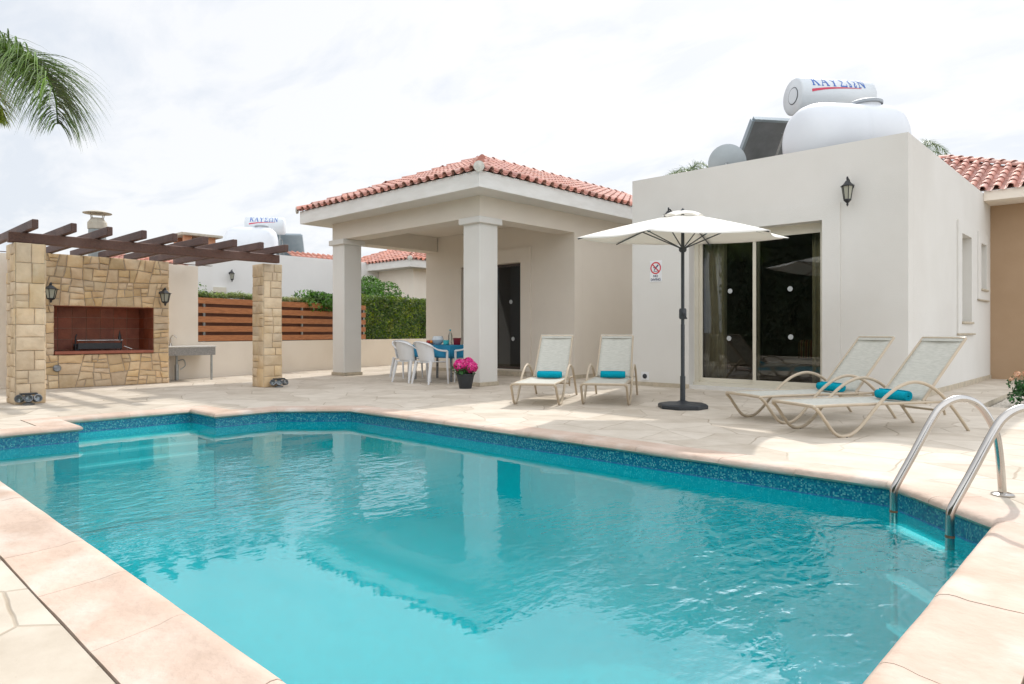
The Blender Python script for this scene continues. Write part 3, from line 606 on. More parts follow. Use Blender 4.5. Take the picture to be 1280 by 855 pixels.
# ------------------------------------------------------------------ villa
vl = thing('villa', 'white flat-roofed villa block with a red-tiled columned porch', 'house', (-6, 13, 0))
COLX = (-13.41, -8.96); FY = 8.65
def column(x1, w, y0, dpt):
    c = MB().cbox(x1 - w, x1, y0, y0 + dpt, .06, 3.03, .012).build('column', 'stucco', vl)
    MB().cbox(x1 - w - .02, x1 + .02, y0 - .02, y0 + dpt + .02, 0, .075, .006).build('plinth', 'skirting_stone', c)
    MB().cbox(x1 - w - .065, x1 + .065, y0 - .065, y0 + dpt + .065, 3.0, 3.118, .01).build('capital', 'stucco', c)
column(-8.96, .45, FY, .47); column(-13.41 + .0, .48, FY, .47)
# porch beams
pb = MB(); XL, XR = -13.89, -8.96
pb.box(XL, XR, FY, FY + .45, 3.12, 3.56); pb.box(XR - .45, XR, FY + .452, 11.449, 3.12, 3.56); pb.box(XL, XL + .47, FY + .452, 11.43, 3.06, 3.56)
pb.build('porch_beam', 'stucco_porch_shade', vl, smooth=False)
MB().box(XL + .472, XR - .452, FY + .452, 11.43, 3.43, 3.5).build('porch_ceiling', 'stucco_porch_shade', vl, smooth=False)
# house walls behind the porch, with a door opening
DY = 11.45; w_ = MB()
w_.box(XL, -12.5, DY, DY + .28, -.02, 3.56); w_.box(-10.5, XR, DY, DY + .28, -.02, 3.56); w_.box(-12.5, -10.5, DY, DY + .28, 2.6, 3.56); w_.box(-12.5, -10.5, DY, DY + .28, -.02, .13)
w_.box(XR - .28, XR, DY + .281, 17.9, -.02, 3.56); w_.box(XL, XL + .28, DY + .281, 17.9, -.02, 3.56)
w_.box(XL + .281, XR - .281, 17.6, 17.9, -.02, 3.56)
w_.build('wall', 'stucco_porch_shade', vl, smooth=False)
k = MB(); y0 = DY - .03
k.box(-12.75, -12.5, y0, DY - .001, .1, 2.93); k.box(-10.5, -10.2, y0, DY - .001, .1, 2.93); k.box(-12.5, -10.5, y0, DY - .001, 2.6, 2.93)
k.build('door_surround', 'stucco_porch_shade', vl, smooth=False)
MB().cbox(-12.55, -10.35, DY - .22, DY + .0, 0.0, .11).build('doorstep', 'skirting_stone', vl)
pd = MB(); y = DY + .17
for (a, b_) in ((-12.5, -11.5), (-11.5, -10.5)):
    pd.box(a, a + .05, y, y + .05, .13, 2.6); pd.box(b_ - .05, b_, y, y + .05, .13, 2.6); pd.box(a + .05, b_ - .05, y, y + .05, .13, .19); pd.box(a + .05, b_ - .05, y, y + .05, 2.54, 2.6)
dr = pd.build('porch_door', 'dark_frame', vl, smooth=False)
MB().box(-12.45, -11.55, y + .02, y + .03, .19, 2.54).box(-11.45, -10.55, y + .02, y + .03, .19, 2.54).build('pane', 'door_glass_dark', dr, smooth=False)
for (x_, z) in ((-10.93, .84), (-11.0, 1.71)): MB().lathe([(0, 0), (.05, 0), (.05, .003), (0, .003)], (x_, y + .016, z), 16, ax=(0, -1, 0), cap=False).build('sticker', 'decal', dr)
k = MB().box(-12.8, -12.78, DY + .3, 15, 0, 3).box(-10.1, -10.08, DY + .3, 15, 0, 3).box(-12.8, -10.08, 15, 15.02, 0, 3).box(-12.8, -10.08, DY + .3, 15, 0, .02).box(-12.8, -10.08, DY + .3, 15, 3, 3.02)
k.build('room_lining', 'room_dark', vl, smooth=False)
# skirting
def skirt(x0, y0, x1, y1, n):
    return MB().obox((x0, y0, 0), (x1 - x0, y1 - y0, 0), Vector(n) * .018, (0, 0, .085))
skirt(XR, DY, XR, 17, (1, 0, 0)).build('skirting', 'skirting_stone', vl, smooth=False)
def skb(*a): MB().obox(*a).build('skirting', 'skirting_stone', vl, smooth=False)
skb((XL, DY, 0), (XL * 0 + (-12.77 - XL), 0, 0), (0, -.018, 0), (0, 0, .085)); skb((-10.2, DY, 0), (XR + 10.2 - .29, 0, 0), (0, -.018, 0), (0, 0, .085))
skb((-7.15, 10.9, 0), (-5.97 + 7.15, 0, 0), (0, -.02, 0), (0, 0, .075)); skb((-3.44, 10.9, 0), (3.44 - 2.53, 0, 0), (0, -.02, 0), (0, 0, .075)); skb((-2.53, 10.882, 0), (0, 17.6 - 10.89, 0), (.02, 0, 0), (0, 0, .09))

# flat-roofed block
BX0, BX1, BY0, BY1, BH = -7.15, -2.53, 10.9, 17.6, 3.845
ox0, ox1, oz0, oz1 = -5.97, -3.70, .06, 2.72
k = MB()
k.box(BX0, ox0, BY0, BY0 + .3, -.02, BH); k.box(ox1, BX1, BY0, BY0 + .3, -.02, BH); k.box(ox0, ox1, BY0, BY0 + .3, oz1, BH); k.box(ox0, ox1, BY0, BY0 + .34, -.02, oz0)
k.box(BX0, BX0 + .3, BY0 + .301, BY1, -.02, BH)
# side wall with two windows
wins = [(14.53, 15.42, 1.18, 2.79), (16.41, 17.0, 1.86, 2.79)]
ycur = BY0 + .301
for (a, b_, z0, z1) in wins:
    k.box(BX1 - .3, BX1, ycur, a, -.02, BH); k.box(BX1 - .3, BX1, a, b_, -.02, z0); k.box(BX1 - .3, BX1, a, b_, z1, BH); ycur = b_
k.box(BX1 - .3, BX1, ycur, BY1, -.02, BH); k.box(BX0 + .301, BX1 - .301, BY1 - .3, BY1, -.02, BH)
k.build('wall', 'stucco', vl, smooth=False)
MB().box(BX0 + .3, BX1 - .3, BY0 + .3, BY1 - .3, 3.3, 3.4).build('flat_roof', 'concrete', vl, smooth=False)
# raised surround of the sliding door
k = MB(); y0 = BY0 - .03
k.box(ox1, -3.44, y0, BY0 - .001, .0, 2.97); k.box(ox0, ox1, y0, BY0 - .001, oz1 + .002, 2.97)
k.build('door_surround', 'stucco', vl, smooth=False)
k = MB(); fy = BY0 + .20
k.box(ox0, ox1, fy, fy + .1, 2.63, 2.72); k.box(ox0, ox0 + .07, fy, fy + .1, .06, 2.63); k.box(ox1 - .05, ox1, fy, fy + .1, .06, 2.63); k.box(ox0, ox1, fy - .05, fy + .1, .04, .115)
sd = k.build('sliding_door', 'door_frame', vl, smooth=False)
xm = -4.85
for (a, b_, yy) in ((ox0 + .07, xm + .045, fy + .055), (xm - .05, ox1 - .05, fy + .005)):
    f_ = MB().box(a, a + .055, yy, yy + .04, .116, 2.629).box(b_ - .055, b_, yy, yy + .04, .116, 2.629).box(a + .055, b_ - .055, yy, yy + .04, .116, .19).box(a + .055, b_ - .055, yy, yy + .04, 2.57, 2.629).build('door_leaf', 'door_frame', sd, smooth=False)
    MB().box(a + .055, b_ - .055, yy + .015, yy + .025, .19, 2.57).build('door_pane', 'door_glass', sd, smooth=False)
for (x_, z, yy) in ((-5.33, 1.71, fy + .07), (-5.35, .89, fy + .07), (-4.28, 1.70, fy + .02), (-4.27, .92, fy + .02)):
    MB().lathe([(0, 0), (.042, 0), (.042, .003), (0, .003)], (x_, yy - .003, z), 18, ax=(0, -1, 0), cap=False).build('sticker', 'decal', sd)
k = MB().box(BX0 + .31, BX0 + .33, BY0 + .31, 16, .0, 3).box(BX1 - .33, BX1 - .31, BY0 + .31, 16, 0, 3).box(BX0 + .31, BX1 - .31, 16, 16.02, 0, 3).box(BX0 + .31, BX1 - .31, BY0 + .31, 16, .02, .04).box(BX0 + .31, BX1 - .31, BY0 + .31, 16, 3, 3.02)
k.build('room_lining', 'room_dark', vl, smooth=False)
# side windows
for i, (a, b_, z0, z1) in enumerate(wins):
    t0, t1 = a - .34, b_ + .26
    if i == 1: t0, t1 = 16.12, 17.2
    zb = z0 - .2
    wd = MB().box(BX1 + .001, BX1 + .025, t0, a, zb, 3.0).box(BX1 + .001, BX1 + .025, b_, t1, zb, 3.0).box(BX1 + .001, BX1 + .025, a, b_, z1, 3.0).box(BX1 + .001, BX1 + .025, a, b_, zb, z0).build('window', 'stucco', vl, smooth=False)
    MB().box(BX1 - .17, BX1 - .14, a, b_, z0, z1).build('shutter', 'window_blind', wd, smooth=False)
    MB().cbox(BX1 - .1, BX1 + .06, a - .04, b_ + .04, z0 - .03, z0 + .012).build('sill', 'skirting_stone', wd)
    MB().cbox(BX1 + .002, BX1 + .045, t0 - .02, t1 + .02, zb - .035, zb - .002).build('lower_sill', 'skirting_stone', wd)
# right wing with brown wall
k = MB().box(-2.53, -.95, 17.6, 17.9, -.05, 3.72).box(-1.25, -.95, 17.9, 24, -.05, 3.72)
k.build('wing_wall', 'stucco_brown', vl, smooth=False)

# roofs -------------------------------------------------------------
def tiled_plane(mb, p0, p1, up, rowL, colW, rows, inside, rg, r=.062):
    """p0->p1 eave line, up = unit vector up the slope; covers + pans"""
    p0 = Vector(p0); p1 = Vector(p1); e = (p1 - p0); W = e.length; e.normalize(); up = Vector(up).normalized(); n = e.cross(up).normalized()
    if n.z < 0: n = -n
    ncol = int(W / colW)
    for i in range(ncol + 1):
        for j in range(rows):
            for kind in (0, 1):
                uc = (i + (.5 if kind else 0)) * colW; v0 = j * rowL - .05; v1 = v0 + rowL + .06
                if uc > W or not inside(uc, (v0 + v1) / 2): continue
                uc += rg.uniform(-.004, .004); lift = .016; seg = 6; vs = []
                rr = (r * 1.06, r * .92)
                for q, (vv, ra) in enumerate(((v0, rr[0]), (v1, rr[1]))):
                    for s_ in range(seg + 1):
                        a = math.pi * s_ / seg
                        if kind == 0: du = ra * math.cos(a); dn = ra * math.sin(a) + (.052 if q == 0 else .030)
                        else: du = ra * 1.05 * math.cos(a); dn = .05 - ra * .75 * math.sin(a) + (.014 if q == 0 else 0)
                        vs.append(p0 + e * (uc + du) + up * vv + n * dn)
                fs = [(s_, s_ + 1, seg + 2 + s_, seg + 1 + s_) for s_ in range(seg)]
                if kind == 0:        # thickness at the lower lip
                    o = len(vs)
                    for s_ in range(seg + 1):
                        a = math.pi * s_ / seg; ra = rr[0] - .014
                        vs.append(p0 + e * (uc + ra * math.cos(a)) + up * v0 + n * (ra * math.sin(a) + .052))
                    fs += [(s_, o + s_, o + s_ + 1, s_ + 1) for s_ in range(seg)]
                mb.add(vs, fs)
def ridge_tiles(mb, a, b_, rg, r=.10, L_=.36):
    a = Vector(a); b_ = Vector(b_); d = b_ - a; n = max(1, int(d.length / L_)); d.normalize(); sd = d.cross(UP).normalized(); u = sd.cross(d)
    for i in range(n):
        p = a + d * (i * L_ - .03); q = a + d * ((i + 1) * L_ + .05); vs = []; seg = 8
        for (c, ra, up_) in ((p, r * 1.08, .045), (q, r * .88, .02)):
            for s_ in range(seg + 1): t = math.pi * s_ / seg; vs.append(c + sd * ra * math.cos(t) + u * (ra * math.sin(t) * .9 + up_))
        o = len(vs)
        for s_ in range(seg + 1): t = math.pi * s_ / seg; vs.append(p + sd * (r * 1.08 - .015) * math.cos(t) + u * ((r * 1.08 - .015) * math.sin(t) * .9 + .045))
        fs = [(s_, s_ + 1, seg + 2 + s_, seg + 1 + s_) for s_ in range(seg)] + [(s_, o + s_, o + s_ + 1, s_ + 1) for s_ in range(seg)]
        mb.add(vs, fs)
def hip_roof(parent, x0, x1, y0, y1, ze, th, pitch, rg, roofmat='roof_tile', faces='SEWN', colW=.235, fascia='fascia_paint', name='roof'):
    """ridge runs along y; ze = top of fascia"""
    hw = (x1 - x0) / 2; tp = math.tan(pitch); xm_ = (x0 + x1) / 2; ya, yb = y0 + hw, y1 - hw; zr = ze + hw * tp
    if ya > yb: ya = yb = (y0 + y1) / 2
    A = (x0, y0, ze); B = (x1, y0, ze); C = (x1, y1, ze); D = (x0, y1, ze); E_ = (xm_, ya, zr); F_ = (xm_, yb, zr)
    rf = MB().add([A, B, C, D, E_, F_], [(0, 1, 4), (1, 2, 5, 4), (2, 3, 5), (3, 0, 4, 5)]).build(name, 'mortar', parent, smooth=False)
    t = MB(); cosp = math.cos(pitch); sinp = math.sin(pitch)
    rows = int(hw / cosp / .33) + 1
    def inside_tri(W):
        return lambda u, v: v * cosp < min(u, W - u) * (1) + .03 and v * cosp < hw
    if 'S' in faces: tiled_plane(t, (x0, y0, ze), (x1, y0, ze), (0, cosp, sinp), .33, colW, rows, inside_tri(x1 - x0), rg)
    if 'E' in faces: tiled_plane(t, (x1, y0, ze), (x1, y1, ze), (-cosp, 0, sinp), .33, colW, rows, inside_tri(y1 - y0), rg)
    if 'W' in faces: tiled_plane(t, (x0, y1, ze), (x0, y0, ze), (cosp, 0, sinp), .33, colW, rows, inside_tri(y1 - y0), rg)
    if 'N' in faces: tiled_plane(t, (x1, y1, ze), (x0, y1, ze), (0, -cosp, sinp), .33, colW, rows, inside_tri(x1 - x0), rg)
    t.build('roof_tiles', roofmat, rf, ang=60)
    r_ = MB(); ridge_tiles(r_, B, E_, rg); ridge_tiles(r_, A, E_, rg); ridge_tiles(r_, E_, F_, rg); ridge_tiles(r_, C, F_, rg); ridge_tiles(r_, D, F_, rg)
    r_.build('ridge_tiles', roofmat, rf, ang=60)
    for c in (A, B):
        pl = MB()
        d = (Vector(E_) - Vector(c)).normalized(); hz = Vector((d.x, d.y, 0)).normalized(); pl.lathe([(0, 0), (.085, 0), (.095, .03), (0, .05)], Vector(c) - hz * .05 + UP * .045, 16, ax=-hz, cap=False)
        pl.build('ridge_end_plug', 'mortar', rf)
    f = MB(); o = .06
    f.box(x0, x1, y0, y0 + o, ze - th, ze - .003); f.box(x0, x1, y1 - o, y1, ze - th, ze - .003); f.box(x0, x0 + o, y0 + o, y1 - o, ze - th, ze - .003); f.box(x1 - o, x1, y0 + o, y1 - o, ze - th, ze - .003)
    f.build('fascia', fascia, rf, smooth=False)
    MB().box(x0 + o, x1 - o, y0 + o, y1 - o, ze - th, ze - th + .03).build('soffit', 'stucco', rf, smooth=False)
    return rf
rg = random.Random(21)
hip_roof(vl, -14.42, -8.43, 8.12, 20.5, 3.79, .285, R(22.3), rg, faces='SEW')
# wing roof: front slope with a hip down to the right
rf = MB()
zE, yE = 3.89, 16.8; cx_ = -.55; tpw = .45
rf.add([(-7.5, yE, zE), (cx_, yE, zE), (cx_ - 3.4, yE + 3.4, zE + 3.4 * tpw), (-7.5, yE + 3.4, zE + 3.4 * tpw), (cx_, yE + 7, zE)], [(0, 1, 2, 3), (1, 4, 2)])
rw = rf.build('wing_roof', 'mortar', vl, smooth=False)
pa = math.atan(tpw); t = MB()
tiled_plane(t, (-5.6, yE, zE), (cx_, yE, zE), (0, math.cos(pa), math.sin(pa)), .33, .235, 12, lambda u, v: v * math.cos(pa) < 3.4 and v * math.cos(pa) < (5.05 - u) + .05, rg, r=.07)
t.build('roof_tiles', 'roof_tile', rw, ang=60)
r_ = MB(); ridge_tiles(r_, (cx_, yE, zE), (cx_ - 3.4, yE + 3.4, zE + 3.4 * tpw), rg); r_.build('ridge_tiles', 'roof_tile', rw, ang=60)
MB().box(-2.527, cx_, yE, yE + .06, 3.69, 3.887).box(cx_ - .06, cx_, yE + .06, yE + 7, 3.69, 3.887).build('fascia', 'stucco_warm', rw, smooth=False)
MB().box(-2.527, cx_ - .06, yE + .06, 17.9, 3.69, 3.71).build('soffit', 'stucco_warm', rw, smooth=False)

# outlet + sign on the wall
ot = thing('wall_outlet', 'small round black garden outlet low on the white wall behind the lounger', 'outlet', (-6.87, 10.9, .18))
MB().lathe([(0, 0), (.045, 0), (.045, .02), (.03, .03), (0, .03)], (-6.87, 10.9, .18), 16, ax=(0, -1, 0), cap=False).build('cap', 'black_plastic', ot)
MB().box(-6.95, -6.79, 10.892, 10.899, .11, .26).build('backplate', 'plastic_white', ot, smooth=False)
sg = thing('pool_sign', 'small white no-diving sign with a red ring on the white wall', 'sign', (-6.64, 10.9, 2.12))
sx0 = -6.64; sy = 10.9
MB().cbox(sx0 - .125, sx0 + .125, sy - .008, sy - .001, 1.92, 2.31, .002).build('plate', 'sign_white', sg)
k = MB(); vs = []; n = 40; c_ = Vector((sx0, sy - .0095, 2.175))
for i in range(n):
    a = 6.2832 * i / n
    for r__ in (.112, .088): vs.append(c_ + Vector((math.cos(a) * r__, 0, math.sin(a) * r__)))
k.add(vs, [(2 * i, 2 * ((i + 1) % n), 2 * ((i + 1) % n) + 1, 2 * i + 1) for i in range(n)])
d_ = Vector((.7071, 0, -.7071)); e_ = Vector((.7071, 0, .7071)); k.poly([c_ + d_ * .09 * s1 + e_ * .011 * s2 + Vector((0, -.001, 0)) for s1, s2 in ((-1, -1), (1, -1), (1, 1), (-1, 1))])
k.build('ban_ring', 'sign_red', sg, smooth=False)
k = MB()
def bar(p, q, w):
    p = Vector((p[0], 0, p[1])); q = Vector((q[0], 0, q[1])); d = (q - p).normalized(); s_ = Vector((d.z, 0, -d.x)) * w / 2; o = c_ + Vector((0, -.0003, 0)); k.poly([o + p - s_, o + q - s_, o + q + s_, o + p + s_])
bar((.055, .055), (-.012, -.012), .026); bar((.0, .0), (-.05, .01), .014); bar((-.012, -.012), (-.035, -.05), .015); bar((-.045, -.062), (.045, -.062), .01)
k.build('diver_mark', 'sign_navy', sg, smooth=False)
def text_mesh(body, size, name, m, parent, loc, rot, spacing=1.0):
    cu = bpy.data.curves.new('t', 'FONT'); cu.body = body; cu.size = size; cu.align_x = 'CENTER'; cu.align_y = 'CENTER'; cu.extrude = .0008; cu.space_character = spacing; cu.offset = size * .02
    o = bpy.data.objects.new('t', cu); col.objects.link(o); dg = bpy.context.evaluated_depsgraph_get(); me = bpy.data.meshes.new_from_object(o.evaluated_get(dg)); bpy.data.objects.remove(o)
    me.materials.clear(); me.materials.append(MATS[m]); ob = bpy.data.objects.new(name, me); col.objects.link(ob); ob.parent = parent
    ob.location = Vector(loc) - OFF[parent.name]; ob.rotation_euler = rot; return ob
text_mesh('NO', .062, 'lettering', 'sign_navy', sg, (sx0, sy - .0105, 2.025), (R(90), 0, 0))
text_mesh('DIVING', .062, 'lettering', 'sign_navy', sg, (sx0, sy - .0105, 1.96), (R(90), 0, 0))

# curtains and bed inside
def curtain(x0, x1, label):
    w0 = x1 - x0
    def fnc(u, v): 
        flare = 1 - .45 * math.sin(v * math.pi * .5) 
        return (x0 + w0 * u, 11.38 + .04 * math.sin(u * 26) * (.6 + .4 * v), .08 + 2.6 * v)
    o = MB().grid(fnc, 60, 4).build('curtain', 'curtain'); tag(o, label, 'curtain', 'olive curtains behind the sliding door'); md = o.modifiers.new('s', 'SOLIDIFY'); md.thickness = .006
curtain(-5.90, -5.50, 'olive curtain hanging inside the left pane of the sliding door'); curtain(-4.02, -3.72, 'olive curtain hanging inside the right pane of the sliding door')
bd = thing('bed', 'bed with white linen and a red striped blanket seen through the sliding door', 'bed', (-4.6, 13.2, 0))
MB().cbox(-5.5, -3.6, 12.4, 14.3, .2, .42, .03).build('mattress', 'bed_linen', bd)
MB().cbox(-4.9, -3.9, 12.36, 13.5, .42, .50, .02).build('blanket', 'bed_linen', bd)
MB().cbox(-4.95, -3.95, 13.2, 13.9, .42, .85, .05).build('striped_blanket', 'striped_blanket', bd)
for x_ in (-5.45, -3.65):
    for y in (12.45, 14.25): MB().cbox(x_ - .03, x_ + .03, y - .03, y + .03, .04, .2).build('leg', 'dark_frame', bd)

# ------------------------------------------------------------------ roof equipment
AX = Vector((.61, .79, 0)).normalized(); HN = Vector((AX.y, -AX.x, 0))       # HN points toward the viewer side
def water_tank(label, base):
    t = thing('water_tank', label, 'water tank', base, 'white roof water tanks')
    b_ = Vector(base); c0 = b_ + UP * .72; ax = Vector((1.41, 1.61, 0)).normalized()
    prof = [(0, -.02), (.12, -.015), (.28, .02), (.42, .09), (.52, .20), (.575, .34), (.60, .5), (.60, .9), (.595, 1.02), (.585, 1.05), (.595, 1.08), (.60, 1.25), (.60, 1.45), (.585, 1.62), (.54, 1.75), (.44, 1.85), (.28, 1.91), (.12, 1.935), (0, 1.94)]
    MB().lathe(prof, c0, 40, ax=ax, cap=False).build('tank_shell', 'tank_white', t, ang=60)
    MB().lathe([(.22, .50), (.23, .57), (.23, .62)], c0 + ax * 1.35, 28, cap=False).build('neck', 'tank_white', t)
    MB().lathe([(.25, .60), (.26, .61), (.26, .65), (.24, .665), (0, .68)], c0 + ax * 1.35, 28, cap=False).build('lid', 'lid_grey', t)
    nn = Vector((ax.y, -ax.x, 0))
    for s_ in (.5, 1.35): MB().obox(c0 + ax * s_ - nn * .5 - UP * .72, ax * .14, nn * 1.0, UP * .40).build('foot', 'tank_white', t)
    return t
def glyphs():
    T, N_ = .19, .085
    G_ = {}
    G_['K'] = [([(.2, 0), (.2, 1)], T), ([(.28, .42), (.78, .96)], N_), ([(.40, .58), (.84, .04)], T), ([(.03, .035), (.38, .035)], .07), ([(.03, .965), (.38, .965)], .07), ([(.62, .965), (.95, .965)], .07), ([(.66, .035), (1.0, .035)], .07)]
    G_['A'] = [([(.12, .03), (.48, .97)], N_), ([(.46, .97), (.84, .03)], T), ([(.26, .34), (.70, .34)], .08), ([(0, .035), (.28, .035)], .07), ([(.66, .035), (1.02, .035)], .07)]
    G_['Y'] = [([(.14, .97), (.50, .48)], T), ([(.88, .97), (.52, .48)], N_), ([(.50, .52), (.50, .03)], T), ([(.0, .965), (.34, .965)], .07), ([(.72, .965), (1.02, .965)], .07), ([(.32, .035), (.68, .035)], .07)]
    G_['S'] = [([(.08, .95), (.84, .95)], .10), ([(.14, .93), (.50, .50)], T), ([(.50, .50), (.12, .08)], N_), ([(.08, .06), (.88, .06)], .12), ([(.84, 1.0), (.84, .74)], .07), ([(.90, 0), (.90, .28)], .07)]
    arc = [(.5 + .40 * math.cos(R(a)), .56 + .40 * math.sin(R(a))) for a in range(-60, 241, 15)]
    G_['O'] = [(arc, .14), ([(.70, .22), (.70, .04)], .07), ([(.30, .22), (.30, .04)], .07), ([(.06, .06), (.36, .06)], .12), ([(.64, .06), (.94, .06)], .12), ([(.05, 0), (.05, .24)], .06), ([(.95, 0), (.95, .24)], .06)]
    G_['N'] = [([(.2, .03), (.2, .97)], N_), ([(.17, .97), (.84, .03)], T), ([(.84, .0), (.84, .97)], N_), ([(.03, .035), (.38, .035)], .07), ([(.0, .965), (.28, .965)], .07), ([(.68, .965), (1.0, .965)], .07)]
    return G_
GL = glyphs()
def solar_heater(label, base):
    t = thing('solar_water_heater', label, 'solar water heater', base, 'roof solar water heaters')
    b_ = Vector(base); z = 1.86; r = .34; Ln = 1.5; c0 = b_ + UP * z
    MB().lathe([(0, 0), (r - .03, 0), (r, .03), (r, Ln - .03), (r - .03, Ln), (0, Ln)], c0, 48, ax=AX, cap=False).build('cylinder', 'cylinder_white', t, ang=50)
    k = MB(); k.tube([c0 - AX * .004 + (HN * math.cos(a) + UP * math.sin(a)) * .15 + HN * .03 for a in [R(q) for q in range(0, 360, 12)]], .006, 6, closed=True); k.build('end_ring', 'black_metal', t)
    MB().lathe([(0, 0), (.14, 0), (.14, .012), (0, .02)], c0 + HN * .03, 28, ax=-AX, cap=False).build('end_cap', 'cylinder_white', t)
    # lettering wrapped on the cylinder
    def on(u, v, lift=.003):      # u along the axis, v metres up round the drum from phi0
        phi = PH0 + v / r; return c0 + AX * u + (HN * math.cos(phi) + UP * math.sin(phi)) * (r + lift)
    PH0 = R(19); Hh = .25; Wd = .158; k = MB(); u0 = .20
    for i, ch in enumerate('KAYSON'):
        for path, w in GL[ch]:
            for a, c in zip(path, path[1:]):
                A_ = Vector(a); C_ = Vector(c); d = (C_ - A_); n_ = max(1, int(d.length / .12)); dn = d.normalized(); sdv = Vector((-dn.y, dn.x)) * w / 2
                for q in range(n_):
                    p = A_ + d * (q / n_); p2 = A_ + d * ((q + 1) / n_)
                    pts = [p - sdv, p2 - sdv, p2 + sdv, p + sdv]
                    k.poly([on(u0 + i * (Wd + .026) + x_.x * Wd, x_.y * Hh) for x_ in pts])
    k.build('lettering', 'letter_blue', t, smooth=False)
    k = MB(); n_ = 24
    for i in range(n_):
        s0, s1 = i / n_, (i + 1) / n_
        yy = lambda s_: -.10 + .085 * (1 - (1 - s_) ** 2.6); ww = lambda s_: .022 * (1 - s_) + .004
        k.poly([on(u0 - .02 + s0 * 1.0, yy(s0) - ww(s0), .0035), on(u0 - .02 + s1 * 1.0, yy(s1) - ww(s1), .0035), on(u0 - .02 + s1 * 1.0, yy(s1) + ww(s1), .0035), on(u0 - .02 + s0 * 1.0, yy(s0) + ww(s0), .0035)])
    k.build('swoosh', 'letter_red', t, smooth=False)
    dn_ = (-HN * 1.0 - UP * 1.05).normalized(); tl = c0 - HN * .62 - AX * .42 - UP * .28; up_n = Vector((dn_.z * HN.x, dn_.z * HN.y, 0)) ; pn = AX.cross(dn_).normalized()
    if pn.z < 0: pn = -pn
    pnl = MB().obox(tl, AX * 2.0, dn_ * 2.0, pn * .02).build('collector_panel', 'panel_back', t, smooth=False)
    MB().obox(tl + pn * .021, AX * 2.0, dn_ * 2.0, pn * .06).build('panel_glass', 'panel_glass', pnl, smooth=False)
    k = MB().beam(tl - dn_ * .02 + pn * .04, tl + AX * 2.0 - dn_ * .02 + pn * .04, .05, .11, up=pn); k.beam(tl - AX * .02 + pn * .04, tl - AX * .02 + dn_ * 2 + pn * .04, .05, .11, up=pn); k.beam(tl + AX * 2.02 + pn * .04, tl + AX * 2.02 + dn_ * 2 + pn * .04, .05, .11, up=pn)
    k.build('panel_rim', 'panel_edge', pnl, smooth=False)
    k = MB()
    for s_ in (.15, 1.3):
        q = c0 + AX * s_; k.tube([q - UP * (z), q - UP * r], .02, 8); k.tube([q - UP * z - HN * 1.6, q - UP * .5 - HN * .5], .02, 8); k.tube([q - UP * .5, q - UP * .5 - HN * .6], .02, 8)
    k.tube([c0 + AX * .15 - UP * 1.2, c0 + AX * 1.3 - UP * 1.2], .02, 8)
    k.build('frame', 'galvanised', t)
    return t
tb = (-4.41, 11.42, 3.49); tk = water_tank('large white water tank lying on the nearest flat villa roof', tb)
sb_ = (-4.86, 12.73, 3.5); sh = solar_heater('white solar heater drum with blue lettering above the nearest villa roof', sb_)
tk['category'] = 'water tank'
def place_copy(o, loc, label): return dup(o, loc, 0, label)
n1 = place_copy(tk, (-25.8, 11.4, 3.70), 'white water tank on the far house roof behind the pergola')
n2 = place_copy(sh, (-26.5, 12.55, 3.42), 'small far solar heater drum on the neighbouring roof behind the pergola')
for q in bpy.data.objects:
    if q.parent == n2 and q.name.startswith('collector_panel'): q.location = AX * .45 - HN * .1; q.data = q.data.copy(); q.data.materials[0] = MATS['panel_edge']
ds = thing('satellite_dish', 'grey satellite dish standing behind the villa parapet', 'satellite dish', (-5.58, 11.6, 3.4))
dc = Vector((-5.58, 11.55, 4.03)); da = Vector((.35, -.95, -.35)).normalized()
k = MB().lathe([(0, .0), (.12, .012), (.22, .04), (.30, .075), (.335, .10), (.33, .105), (.215, .055), (.12, .028), (0, .014)], dc, 36, ax=-da, cap=False); k.build('dish', 'dish_grey', ds)
MB().tube([dc + da * .01, dc + da * .1, dc + da * .12 - UP * .62], .022, 10).build('mast', 'galvanised', ds)
MB().tube([dc - UP * .3 - da * .08, dc - da * .4 - UP * .12], .012, 8).build('feed_arm', 'galvanised', ds)

# ------------------------------------------------------------------ parasol
pz = thing('parasol', 'cream hexagonal parasol open on a dark pole by the sliding door', 'parasol', (-4.5, 8.05, 0))
pc = Vector((-4.5, 8.05, 0))
def tip(k_): 
    a = R(60 * k_); lat = 1.4 * math.cos(a); dep = 1.38 * math.sin(a); z = 2.237 + .066 * dep
    return pc + RT * lat + FW * dep + UP * z
tips = [tip(i) for i in range(6)]; top = pc + UP * 2.56
cn = MB()
def seg_surface(a, b_, top_, t0, t1, sagr, nu, nv, lift=0):
    def f_(u, v):
        w = t0 + (t1 - t0) * v; e = a.lerp(b_, u); inward = (pc + UP * e.z - e); inward.z = 0
        e = e + inward * (.055 * 4 * u * (1 - u)) * w
        p = top_.lerp(e, w); p = Vector(p); p.z += .012 * math.sin(math.pi * w) * 1.0 - sagr * 4 * u * (1 - u) * w * .5 + lift; return p
    return f_
for i in range(6): cn.grid(seg_surface(tips[i], tips[(i + 1) % 6], top, .12, 1.0, .05, 10, 10), 10, 10)
can = cn.build('canopy', 'umbrella_fabric', pz, ang=25); md = can.modifiers.new('s', 'SOLIDIFY'); md.thickness = .003
vt = MB(); vtop = pc + UP * 2.59
for i in range(6):
    a = top.lerp(tips[i], .2) + UP * .02; b_ = top.lerp(tips[(i + 1) % 6], .2) + UP * .02
    def f_(u, v, a=a, b_=b_):
        e = a.lerp(b_, u); p = vtop.lerp(e, v); p = Vector(p); p.z += .02 * math.sin(math.pi * v) + .03 * 4 * u * (1 - u) * v; return p
    vt.grid(f_, 8, 6)
vto = vt.build('vent', 'umbrella_fabric', can, ang=25)
